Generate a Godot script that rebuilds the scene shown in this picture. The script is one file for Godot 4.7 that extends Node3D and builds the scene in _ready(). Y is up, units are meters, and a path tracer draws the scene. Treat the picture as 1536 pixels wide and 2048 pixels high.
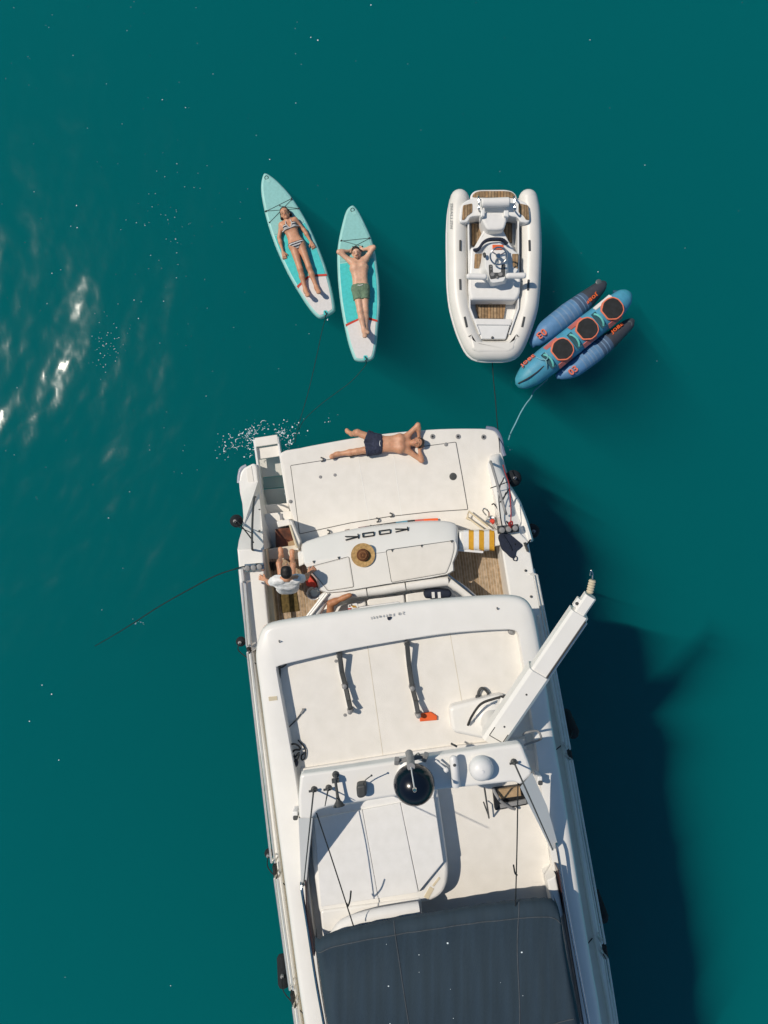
extends Node3D
# A motor yacht at anchor seen straight down from the air, with paddleboards, a tender and a towable tube at its stern.
# Plan positions were surveyed on a grid (across, down) and corrected for each point's own height: spot() turns grid + height into metres.

const EYE := 15.0
const GRID := 1530.0

func spot(across: float, down: float, high: float) -> Vector3:
	return Vector3((across - 768.0) * (EYE - high) / GRID, high, (down - 1024.0) * (EYE - high) / GRID)

func flat(a: Array, high: float) -> PackedVector2Array:
	var r := PackedVector2Array()
	for i in range(0, a.size(), 2):
		var p := spot(a[i], a[i + 1], high)
		r.append(Vector2(p.x, p.z))
	return r

func line(a: Array, high := -99.0) -> Array:
	var r := []
	if high > -98.0:
		for i in range(0, a.size(), 2): r.append(spot(a[i], a[i + 1], high))
	else:
		for i in range(0, a.size(), 3): r.append(spot(a[i], a[i + 1], a[i + 2]))
	return r

class Shape:
	var v := PackedVector3Array()
	var c := PackedColorArray()
	var n := PackedVector3Array()
	var ink := Color(1, 1, 1)
	func tri(a: Vector3, b: Vector3, d: Vector3) -> void:
		v.append(a); v.append(b); v.append(d)
		c.append(ink); c.append(ink); c.append(ink)
	func quad(a: Vector3, b: Vector3, d: Vector3, e: Vector3) -> void:
		tri(a, b, d); tri(a, d, e)

# ---------- shape helpers (faces are given counter-clockwise from outside) ----------

func area2(p: PackedVector2Array) -> float:
	var s := 0.0
	for i in p.size():
		var a := p[i]; var b := p[(i + 1) % p.size()]
		s += a.x * b.y - b.x * a.y
	return s * 0.5

func turned(p: PackedVector2Array) -> PackedVector2Array:
	var q := p.duplicate()
	if area2(q) < 0.0: q.reverse()
	return q

func inset(p: PackedVector2Array, d: float) -> PackedVector2Array:
	var q := PackedVector2Array()
	var n := p.size()
	for i in n:
		var e0 := (p[i] - p[(i + n - 1) % n]).normalized()
		var e1 := (p[(i + 1) % n] - p[i]).normalized()
		var n0 := Vector2(-e0.y, e0.x); var n1 := Vector2(-e1.y, e1.x)
		var m := (n0 + n1)
		if m.length() < 0.2: m = n0
		m = m.normalized()
		q.append(p[i] + m * d / maxf(0.45, m.dot(n0)))
	return q

func fillet(p: PackedVector2Array, r: float, seg := 4) -> PackedVector2Array:
	var q := PackedVector2Array()
	var n := p.size()
	for i in n:
		var a := p[(i + n - 1) % n]; var b := p[i]; var d := p[(i + 1) % n]
		var ra := minf(r, a.distance_to(b) * 0.48); var rb := minf(r, d.distance_to(b) * 0.48)
		var s := b + (a - b).normalized() * ra; var e := b + (d - b).normalized() * rb
		for k in seg + 1:
			var t := float(k) / seg
			q.append(s.lerp(b, t).lerp(b.lerp(e, t), t))
	return q

func curvy(p: PackedVector2Array, seg := 4) -> PackedVector2Array:
	var q := PackedVector2Array()
	var n := p.size()
	for i in n:
		for k in seg:
			q.append(p[i].cubic_interpolate(p[(i + 1) % n], p[(i + n - 1) % n], p[(i + 2) % n], float(k) / seg))
	return q

func curve3(p: Array, seg := 6) -> Array:
	var q := []
	var n := p.size()
	for i in n - 1:
		var a: Vector3 = p[i]; var b: Vector3 = p[i + 1]
		var pre: Vector3 = p[i - 1] if i > 0 else a * 2.0 - b
		var post: Vector3 = p[i + 2] if i + 2 < n else b * 2.0 - a
		for k in seg: q.append(a.cubic_interpolate(b, pre, post, float(k) / seg))
	q.append(p[n - 1])
	return q

func cap(s: Shape, p: PackedVector2Array, ys, up: bool, like := PackedVector2Array()) -> void:
	var idx := Geometry2D.triangulate_polygon(like if like.size() == p.size() else p)
	if idx.is_empty() and like.is_empty(): idx = Geometry2D.triangulate_delaunay(p)
	for i in range(0, idx.size(), 3):
		var k := [idx[i], idx[i + 1], idx[i + 2]]
		var a: Vector2 = p[k[0]]; var b: Vector2 = p[k[1]]; var d: Vector2 = p[k[2]]
		var w := []
		for j in 3: w.append(Vector3(p[k[j]].x, ys if ys is float else ys[k[j]], p[k[j]].y))
		if ((b - a).cross(d - a) < 0.0) == up: s.tri(w[0], w[1], w[2])
		else: s.tri(w[0], w[2], w[1])

func band(s: Shape, lo: PackedVector2Array, y0, hi: PackedVector2Array, y1) -> void:
	var n := lo.size()
	for i in n:
		var j := (i + 1) % n
		var a := Vector3(lo[i].x, y0 if y0 is float else y0[i], lo[i].y); var b := Vector3(lo[j].x, y0 if y0 is float else y0[j], lo[j].y)
		var e := Vector3(hi[i].x, y1 if y1 is float else y1[i], hi[i].y); var d := Vector3(hi[j].x, y1 if y1 is float else y1[j], hi[j].y)
		s.quad(a, e, d, b)

# a solid with an outline in plan, a flat top and rounded upper edges
func slab(s: Shape, poly: PackedVector2Array, y0: float, y1: float, r := 0.0, seg := 3) -> void:
	var p := turned(poly)
	if r <= 0.0:
		band(s, p, y0, p, y1)
		cap(s, p, y1, true); cap(s, p, y0, false)
		return
	var last := p; var ly := y1 - r
	band(s, p, y0, p, ly)
	for k in range(1, seg + 1):
		var t := PI * 0.5 * k / seg
		var q := inset(p, r * (1.0 - cos(t))); var y := y1 - r + r * sin(t)
		band(s, last, ly, q, y)
		last = q; ly = y
	cap(s, last, y1, true, p); cap(s, p, y0, false)

# outlines of equal count at given heights, stacked
func stack(s: Shape, rings: Array, ys: Array, top := true, bottom := true) -> void:
	for i in rings.size() - 1: band(s, rings[i], ys[i], rings[i + 1], ys[i + 1])
	if top: cap(s, rings[-1], ys[-1], true, rings[0])
	if bottom: cap(s, rings[0], ys[0], false)

func tube(s: Shape, path: Array, r, sides := 8, closed := false, tip := true) -> void:
	var n := path.size()
	var rings := []
	var side := Vector3.ZERO
	for i in n:
		var a: Vector3 = path[i]
		var fwd: Vector3
		if closed: fwd = (path[(i + 1) % n] - path[(i + n - 1) % n])
		else: fwd = path[mini(i + 1, n - 1)] - path[maxi(i - 1, 0)]
		fwd = fwd.normalized()
		if side == Vector3.ZERO: side = fwd.cross(Vector3.UP if absf(fwd.y) < 0.9 else Vector3.RIGHT).normalized()
		side = (side - fwd * side.dot(fwd)).normalized()
		var other := fwd.cross(side)
		var rr: float = r if r is float else r[i]
		var ring := []
		for k in sides:
			var t := TAU * k / sides
			ring.append(a + (side * cos(t) + other * sin(t)) * rr)
		rings.append(ring)
	for i in (n if closed else n - 1):
		var p: Array = rings[i]; var q: Array = rings[(i + 1) % n]
		for k in sides:
			var l := (k + 1) % sides
			s.quad(p[k], p[l], q[l], q[k])
	if not closed and tip:
		for k in sides:
			var l := (k + 1) % sides
			s.tri(path[0], rings[0][l], rings[0][k]); s.tri(path[n - 1], rings[n - 1][k], rings[n - 1][l])

# turned shape: profile of (radius, height) along an axis
func lathe(s: Shape, at: Vector3, prof: Array, sides := 20, axis := Vector3.UP) -> void:
	var u := axis.normalized()
	var x := u.cross(Vector3.RIGHT if absf(u.x) < 0.9 else Vector3.BACK).normalized()
	var z := u.cross(x)
	for i in prof.size() - 1:
		for k in sides:
			var t0 := TAU * k / sides; var t1 := TAU * (k + 1) / sides
			var d0 := x * cos(t0) + z * sin(t0); var d1 := x * cos(t1) + z * sin(t1)
			var p: Vector2 = prof[i]; var q: Vector2 = prof[i + 1]
			var a := at + d0 * p.x + u * p.y; var b := at + d1 * p.x + u * p.y
			var d := at + d1 * q.x + u * q.y; var e := at + d0 * q.x + u * q.y
			if p.x > 1e-5: s.tri(a, b, d) 
			if q.x > 1e-5: s.tri(a, d, e)

func ball(s: Shape, at: Vector3, rx: float, ry: float, rz: float, sides := 16, rows := 10, turn := Basis()) -> void:
	var f := func(i: int, k: int) -> Vector3:
		var a := PI * i / rows - PI * 0.5; var t := TAU * k / sides
		return at + turn * Vector3(cos(a) * cos(t) * rx, sin(a) * ry, -cos(a) * sin(t) * rz)
	for i in rows:
		for k in sides:
			var a: Vector3 = f.call(i, k); var b: Vector3 = f.call(i, k + 1); var d: Vector3 = f.call(i + 1, k + 1); var e: Vector3 = f.call(i + 1, k)
			if i > 0: s.tri(a, b, d)
			if i < rows - 1: s.tri(a, d, e)

# a box between two end points, bevelled along its length
func bar(s: Shape, a: Vector3, b: Vector3, w: float, h: float, up := Vector3.UP, bev := 0.15) -> void:
	var f := (b - a).normalized()
	var x := f.cross(up).normalized(); var u := x.cross(f).normalized()
	var m := minf(w, h) * bev
	var prof := [Vector2(-w / 2 + m, -h / 2), Vector2(w / 2 - m, -h / 2), Vector2(w / 2, -h / 2 + m), Vector2(w / 2, h / 2 - m), Vector2(w / 2 - m, h / 2), Vector2(-w / 2 + m, h / 2), Vector2(-w / 2, h / 2 - m), Vector2(-w / 2, -h / 2 + m)]
	var n := prof.size()
	for k in n:
		var p: Vector2 = prof[k]; var q: Vector2 = prof[(k + 1) % n]
		var d0 := x * p.x + u * p.y; var d1 := x * q.x + u * q.y
		s.quad(a + d1, a + d0, b + d0, b + d1)
		if k > 0 and k < n - 1:
			var o: Vector3 = x * prof[0].x + u * prof[0].y
			s.tri(a + o, a + d0, a + d1); s.tri(b + o, b + d1, b + d0)

# ---------- things, parts ----------

var org := Vector3.ZERO
var taken := {}

func numbered(called: String) -> String:
	taken[called] = taken.get(called, -1) + 1
	return called if taken[called] == 0 else "%s_%03d" % [called, taken[called]]

func tag(o: Node, label: String, category: String, group := "") -> void:
	o.set_meta("label", label); o.set_meta("category", category)
	if group: o.set_meta("group", group)

func thing(called: String, label: String, category: String, at: Vector3, group := "") -> Node3D:
	var o := Node3D.new()
	o.name = numbered(called)
	o.position = at
	org = at
	add_child(o)
	tag(o, label, category, group)
	return o

func mesh_of(s: Shape, crease := 38.0) -> ArrayMesh:
	var count := s.v.size()
	var pos := PackedVector3Array(); pos.resize(count)
	var nor := PackedVector3Array(); nor.resize(count)
	var col := PackedColorArray(); col.resize(count)
	var given := s.n.size() == count
	var fn := PackedVector3Array()
	var near := {}
	if not given:
		fn.resize(count / 3)
		for f in count / 3:
			fn[f] = (s.v[f * 3 + 1] - s.v[f * 3]).cross(s.v[f * 3 + 2] - s.v[f * 3])
			for j in 3:
				var key := Vector3i((s.v[f * 3 + j] * 4000.0).round())
				if near.has(key): near[key].append(f)
				else: near[key] = PackedInt32Array([f])
	var lim := cos(deg_to_rad(crease))
	for f in count / 3:
		var own := Vector3.UP
		if not given:
			own = fn[f].normalized()
		for j in 3:
			var from: int = f * 3 + j
			var to: int = f * 3 + [0, 2, 1][j]
			pos[to] = s.v[from] - org
			col[to] = s.c[from]
			if given: nor[to] = s.n[from]
			else:
				var sum := Vector3.ZERO
				for g in near[Vector3i((s.v[from] * 4000.0).round())]:
					if fn[g].normalized().dot(own) > lim: sum += fn[g]
				nor[to] = sum.normalized() if sum.length() > 1e-12 else own
	var arr := []
	arr.resize(Mesh.ARRAY_MAX)
	arr[Mesh.ARRAY_VERTEX] = pos; arr[Mesh.ARRAY_NORMAL] = nor; arr[Mesh.ARRAY_COLOR] = col
	var m := ArrayMesh.new()
	m.add_surface_from_arrays(Mesh.PRIMITIVE_TRIANGLES, arr)
	return m

func part(s: Shape, called: String, mat: Material, parent: Node, crease := 38.0) -> MeshInstance3D:
	var o := MeshInstance3D.new()
	o.mesh = mesh_of(s, crease)
	o.mesh.surface_set_material(0, mat)
	o.name = called
	parent.add_child(o, true)
	return o

# a thing that is one mesh
func single(s: Shape, called: String, label: String, category: String, mat: Material, at: Vector3, group := "", crease := 38.0) -> MeshInstance3D:
	org = at
	var o := MeshInstance3D.new()
	o.mesh = mesh_of(s, crease)
	o.mesh.surface_set_material(0, mat)
	o.name = numbered(called)
	o.position = at
	add_child(o)
	tag(o, label, category, group)
	return o

func structure(s: Shape, called: String, mat: Material, crease := 38.0, kind := "structure") -> MeshInstance3D:
	org = Vector3.ZERO
	var o := part(s, numbered(called), mat, self, crease)
	o.set_meta("kind", kind)
	return o

# flat raised lettering on a surface; right and up span the lettering plane
func letters(text: String, at: Vector3, right: Vector3, up: Vector3, height: float, mat: Material, parent: Node, called: String, deep := 0.006, wide := 1.0, bold := 0) -> MeshInstance3D:
	var tm := TextMesh.new()
	var ft := SystemFont.new()
	ft.font_names = PackedStringArray(["Droid Sans"])
	ft.font_weight = 700 if bold else 400
	tm.font = ft
	tm.text = text
	tm.font_size = 32
	tm.pixel_size = height / 23.0
	tm.depth = deep
	tm.material = mat
	var o := MeshInstance3D.new()
	o.mesh = tm
	o.name = called
	var r := right.normalized(); var u := (up - r * up.dot(r)).normalized()
	o.transform = Transform3D(Basis(r * wide, u, r.cross(u)), at - org)
	parent.add_child(o, true)
	return o

# ---------- materials ----------

func noise_tex(freq: float, lo: Color, hi: Color, seed_: int, normal := false, bump := 4.0, kind := FastNoiseLite.TYPE_SIMPLEX_SMOOTH, size := 512) -> NoiseTexture2D:
	var t := NoiseTexture2D.new()
	var f := FastNoiseLite.new()
	f.noise_type = kind
	f.frequency = freq
	f.seed = seed_
	f.fractal_octaves = 4
	t.noise = f
	t.width = size; t.height = size
	t.seamless = true
	if normal:
		t.as_normal_map = true
		t.bump_strength = bump
	else:
		var g := Gradient.new()
		g.set_color(0, lo); g.set_color(1, hi)
		t.color_ramp = g
	return t

func lin(r: float, g: float, b: float) -> Color:
	return Color(r, g, b).linear_to_srgb()

# plain procedural surface: base colour with a patchy tone and fine grain
func mat(r: float, g: float, b: float, rough := 0.5, vary := 0.06, grain := 0.0, scale := 0.8, metal := 0.0) -> StandardMaterial3D:
	var m := StandardMaterial3D.new()
	m.albedo_color = lin(r, g, b)
	m.roughness = rough
	m.metallic = metal
	m.vertex_color_use_as_albedo = true
	m.uv1_triplanar = true
	m.uv1_world_triplanar = true
	m.uv1_scale = Vector3.ONE * scale
	if vary > 0.0:
		m.albedo_texture = tones(vary)
	if grain > 0.0:
		m.normal_enabled = true
		m.normal_texture = grain_map
		m.normal_scale = grain
	return m

var tone_cache := {}
var grain_map: NoiseTexture2D
func tones(vary: float) -> NoiseTexture2D:
	if not tone_cache.has(vary):
		tone_cache[vary] = noise_tex(0.006, Color(1 - vary, 1 - vary, 1 - vary * 1.15), Color(1, 1, 1), 11 + tone_cache.size())
	return tone_cache[vary]

var M := {}
func make_materials() -> void:
	grain_map = noise_tex(0.12, Color.BLACK, Color.WHITE, 5, true, 3.0)
	M.gel = mat(0.82, 0.805, 0.77, 0.34, 0.025, 0.0, 0.7)
	M.deck = mat(0.79, 0.76, 0.71, 0.6, 0.035, 0.25, 0.9)
	M.cream = mat(0.74, 0.64, 0.47, 0.6, 0.12, 0.2)
	M.hullpaint = mat(0.78, 0.775, 0.75, 0.22, 0.04)
	M.cushion = mat(0.80, 0.79, 0.77, 0.75, 0.03, 0.35, 1.6)
	M.seal = mat(0.03, 0.03, 0.03, 0.7, 0.1)
	M.black = mat(0.012, 0.013, 0.015, 0.45, 0.2)
	M.rubber = mat(0.02, 0.022, 0.025, 0.75, 0.3, 0.3, 2.0)
	M.fender = mat(0.015, 0.02, 0.028, 0.9, 0.4, 0.8, 4.0)
	M.steel = mat(0.62, 0.63, 0.64, 0.16, 0.1, 0.0, 2.0, 1.0)
	M.rail = mat(0.74, 0.74, 0.74, 0.3, 0.1, 0.0, 2.0, 0.55)
	M.grey = mat(0.30, 0.30, 0.31, 0.5, 0.15)
	M.dark_grey = mat(0.075, 0.08, 0.085, 0.55, 0.25, 0.2)
	M.navy = mat(0.014, 0.022, 0.05, 0.8, 0.2, 0.6, 3.0)
	M.canvas = mat(0.040, 0.052, 0.070, 0.85, 0.25, 0.5, 1.2)
	M.canvas = mat(0.024, 0.048, 0.073, 0.85, 0.13, 0.5, 1.2)
	M.canvas.uv1_scale = Vector3(2.6, 1.0, 0.16)
	M.leash = mat(0.004, 0.05, 0.055, 0.8, 0.2)
	M.wet_rope = mat(0.002, 0.012, 0.014, 0.8, 0.2)
	M.dome = mat(0.003, 0.006, 0.014, 0.22, 0.1)
	M.white_plastic = mat(0.8, 0.8, 0.8, 0.4, 0.04)
	M.teak = mat(0.46, 0.28, 0.14, 0.7, 0.25, 0.4, 3.0)
	M.teak_light = mat(0.50, 0.36, 0.24, 0.75, 0.25, 0.4, 3.0)
	M.caulk = mat(0.72, 0.66, 0.56, 0.8, 0.1)
	M.caulk_dark = mat(0.05, 0.035, 0.025, 0.8, 0.1)
	M.wood = mat(0.19, 0.055, 0.018, 0.3, 0.5, 0.2, 1.5)
	M.card = mat(0.45, 0.31, 0.18, 0.85, 0.15, 0.3, 2.0)
	M.orange = mat(0.85, 0.13, 0.025, 0.7, 0.1)
	M.red = mat(0.62, 0.045, 0.02, 0.6, 0.15)
	M.yellow = mat(0.72, 0.37, 0.025, 0.85, 0.1, 0.5, 4.0)
	M.white_cloth = mat(0.78, 0.78, 0.78, 0.85, 0.05, 0.5, 3.0)
	M.rope = mat(0.010, 0.014, 0.017, 0.8, 0.2)
	M.rope_blue = mat(0.22, 0.5, 0.6, 0.7, 0.2)
	M.rope_red = mat(0.45, 0.03, 0.03, 0.7, 0.2)
	M.straw = mat(0.62, 0.40, 0.17, 0.85, 0.25, 0.8, 5.0)
	M.straw_dark = mat(0.19, 0.07, 0.025, 0.85, 0.25, 0.8, 5.0)
	M.pvc = mat(0.76, 0.74, 0.695, 0.42, 0.03, 0.0, 1.0)
	M.pvc_white = mat(0.80, 0.80, 0.79, 0.4, 0.04)
	M.tube_skin = mat(1.0, 1.0, 1.0, 0.5, 0.12, 0.25, 2.0)
	M.mint = mat(0.33, 0.66, 0.63, 0.45, 0.06)
	M.aqua = mat(0.065, 0.62, 0.63, 0.75, 0.08, 0.5, 4.0)
	M.mint_pad = mat(0.28, 0.60, 0.58, 0.7, 0.06, 0.4, 4.0)
	M.tail_pad = mat(0.74, 0.72, 0.71, 0.7, 0.05, 0.4, 4.0)
	M.glass_dark = mat(0.055, 0.03, 0.03, 0.08, 0.0)
	M.olive = mat(0.16, 0.11, 0.035, 0.95, 0.35, 0.8, 4.0)
	M.foam = mat(0.74, 0.84, 0.88, 0.5, 0.0)
	M.skin = mat(1.0, 1.0, 1.0, 0.5, 0.10, 0.25, 4.0)
	M.skin.subsurf_scatter_enabled = true
	M.skin.subsurf_scatter_strength = 0.12
	M.cloth = mat(1.0, 1.0, 1.0, 0.85, 0.15, 0.7, 4.0)
	M.hair = mat(0.012, 0.009, 0.008, 0.55, 0.4, 0.8, 6.0)
	M.hair_brown = mat(0.045, 0.022, 0.012, 0.55, 0.4, 0.8, 6.0)

# ---------- air, light, water ----------

func make_air() -> void:
	var cam := Camera3D.new()
	cam.name = "camera"
	cam.position = Vector3(0, EYE, 0)
	cam.rotation_degrees = Vector3(-90, 0, 0)
	cam.fov = rad_to_deg(2.0 * atan(1024.0 / GRID))
	cam.near = 0.1
	cam.far = 2000.0
	cam.current = true
	add_child(cam)
	var env := Environment.new()
	env.background_mode = Environment.BG_SKY
	var sky := Sky.new()
	var sm := ProceduralSkyMaterial.new()
	sm.sky_top_color = Color(0.295, 0.41, 0.545)
	sm.sky_horizon_color = Color(0.62, 0.68, 0.74)
	sm.sky_curve = 0.12
	sm.ground_bottom_color = Color(0.02, 0.2, 0.22)
	sm.ground_horizon_color = Color(0.5, 0.62, 0.7)
	sky.sky_material = sm
	env.sky = sky
	env.tonemap_mode = Environment.TONE_MAPPER_LINEAR
	env.tonemap_exposure = 1.0
	env.sdfgi_enabled = true
	env.ssao_enabled = true
	env.ssil_enabled = true
	env.volumetric_fog_enabled = true
	env.volumetric_fog_density = 0.0
	var we := WorldEnvironment.new()
	we.name = "air"
	we.environment = env
	add_child(we)
	var sun := DirectionalLight3D.new()
	sun.name = "sun"
	sun.light_color = Color(1.0, 0.957, 0.895)
	sun.light_energy = 1.10
	sun.light_angular_distance = 0.53
	sun.shadow_enabled = true
	add_child(sun)
	sun.look_at_from_position(Vector3.ZERO, Vector3(0.69, -1.0, 0.24), Vector3.FORWARD)

# long low swell with finer ripples on it
var wave_a := FastNoiseLite.new()
var wave_b := FastNoiseLite.new()
var wave_c := FastNoiseLite.new()
func wave(x: float, z: float) -> float:
	# crests run up to the right
	x += 1.2; z += 1.7
	var u := x * 0.93 + z * 0.37; var w := -x * 0.37 + z * 0.93
	return wave_a.get_noise_2d(u * 1.0, w * 0.5) * 0.072 + wave_b.get_noise_2d(u, w * 0.6) * 0.014 + wave_c.get_noise_2d(u, w * 0.7) * 0.0022

func make_water() -> void:
	wave_c.seed = 5; wave_c.frequency = 3.2; wave_c.fractal_octaves = 2
	wave_a.seed = 8; wave_a.frequency = 0.24; wave_a.fractal_octaves = 2
	wave_b.seed = 21; wave_b.frequency = 1.2; wave_b.fractal_octaves = 2
	var root := Node3D.new()
	root.name = "water"
	root.set_meta("kind", "structure")
	add_child(root)
	var wm := StandardMaterial3D.new()
	wm.transparency = BaseMaterial3D.TRANSPARENCY_ALPHA
	wm.albedo_color = Color(0.02, 0.3, 0.32, 0.04)
	wm.roughness = 0.11
	wm.metallic_specular = 0.30
	# surface: fine in the surveyed bay, coarse on to the horizon
	var n := 560
	var half := 15.0
	var step := 2.0 * half / n
	var pos := PackedVector3Array(); var nor := PackedVector3Array(); var idx := PackedInt32Array()
	for j in n + 1:
		for i in n + 1:
			var x := -half + i * step; var z := -half + j * step
			var edge := clampf(minf(minf(i, n - i), minf(j, n - j)) / 20.0, 0.0, 1.0)
			var h := wave(x, z)
			pos.append(Vector3(x, h * edge, z))
			nor.append(Vector3(-(wave(x + 0.03, z) - h) / 0.03 * edge, 1.0, -(wave(x, z + 0.03) - h) / 0.03 * edge).normalized())
	for j in n:
		for i in n:
			var a := j * (n + 1) + i
			idx.append_array([a, a + 1, a + n + 2, a, a + n + 2, a + n + 1])
	# outer skirt
	var far := 600.0
	var b := pos.size()
	for p in [Vector2(-far, -far), Vector2(far, -far), Vector2(far, far), Vector2(-far, far), Vector2(-half, -half), Vector2(half, -half), Vector2(half, half), Vector2(-half, half)]:
		pos.append(Vector3(p.x, 0, p.y)); nor.append(Vector3.UP)
	for k in 4:
		var l := (k + 1) % 4
		idx.append_array([b + k, b + l, b + 4 + l, b + k, b + 4 + l, b + 4 + k])
	var arr := []
	arr.resize(Mesh.ARRAY_MAX)
	arr[Mesh.ARRAY_VERTEX] = pos; arr[Mesh.ARRAY_NORMAL] = nor; arr[Mesh.ARRAY_INDEX] = idx
	var am := ArrayMesh.new()
	am.add_surface_from_arrays(Mesh.PRIMITIVE_TRIANGLES, arr)
	am.surface_set_material(0, wm)
	var o := MeshInstance3D.new()
	o.name = "surface"
	o.mesh = am
	root.add_child(o)
	var fog := FogVolume.new()
	fog.name = "depth"
	fog.size = Vector3(400, 34.0, 400)
	fog.position = Vector3(0, -17.0 - 0.075, 0)
	var fm := FogMaterial.new()
	fm.density = 0.24
	fm.albedo = lin(0.0, 0.80, 0.85)
	fog.material = fm
	root.add_child(fog)
	var s := Shape.new()
	slab(s, PackedVector2Array([Vector2(-590, -590), Vector2(590, -590), Vector2(590, 590), Vector2(-590, 590)]), -36.0, -35.0)
	org = Vector3.ZERO
	part(s, "bed", mat(0.02, 0.09, 0.09, 0.9, 0.2), root)

# ---------- the yacht ----------

var yacht: Node3D

func seal_loop(p: PackedVector2Array, y: float, parent: Node, w := 0.007, closed := true) -> void:
	var s := Shape.new()
	var pts := []
	for q in p: pts.append(Vector3(q.x, y, q.y))
	for i in (pts.size() if closed else pts.size() - 1):
		var a: Vector3 = pts[i]; var b: Vector3 = pts[(i + 1) % pts.size()]
		if a.distance_to(b) > 0.002: bar(s, a, b, w, 0.008)
	part(s, "seal", M.seal, parent)

# boards laid side by side inside an outline; turn is the way they run
func planks(poly: PackedVector2Array, y: float, wide: float, gap: float, turn: float, mats: Array, bed: Material, parent: Node, thick := 0.012) -> void:
	var p := turned(poly)
	var s := Shape.new()
	slab(s, p, y - thick - 0.02, y - 0.004)
	part(s, "caulking", bed, parent)
	var d := Vector2(sin(turn), cos(turn)); var e := Vector2(d.y, -d.x)
	var lo := 1e9; var hi := -1e9
	for q in p:
		lo = minf(lo, q.dot(e)); hi = maxf(hi, q.dot(e))
	var k := 0
	var at := lo + gap
	while at < hi:
		var strip := PackedVector2Array([e * at + d * -50.0, e * (at + wide) + d * -50.0, e * (at + wide) + d * 50.0, e * at + d * 50.0])
		for piece in Geometry2D.intersect_polygons(p, strip):
			if absf(area2(piece)) > 0.0006:
				s = Shape.new()
				slab(s, piece, y - thick, y + 0.0012 * ((k * 7) % 3))
				part(s, "plank", mats[(k * 5 + k / 3) % mats.size()], parent)
		at += wide + gap
		k += 1

func mix_ring(a: PackedVector2Array, b: PackedVector2Array, t: float) -> PackedVector2Array:
	var r := PackedVector2Array()
	for i in a.size(): r.append(a[i].lerp(b[i], t))
	return r

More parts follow.
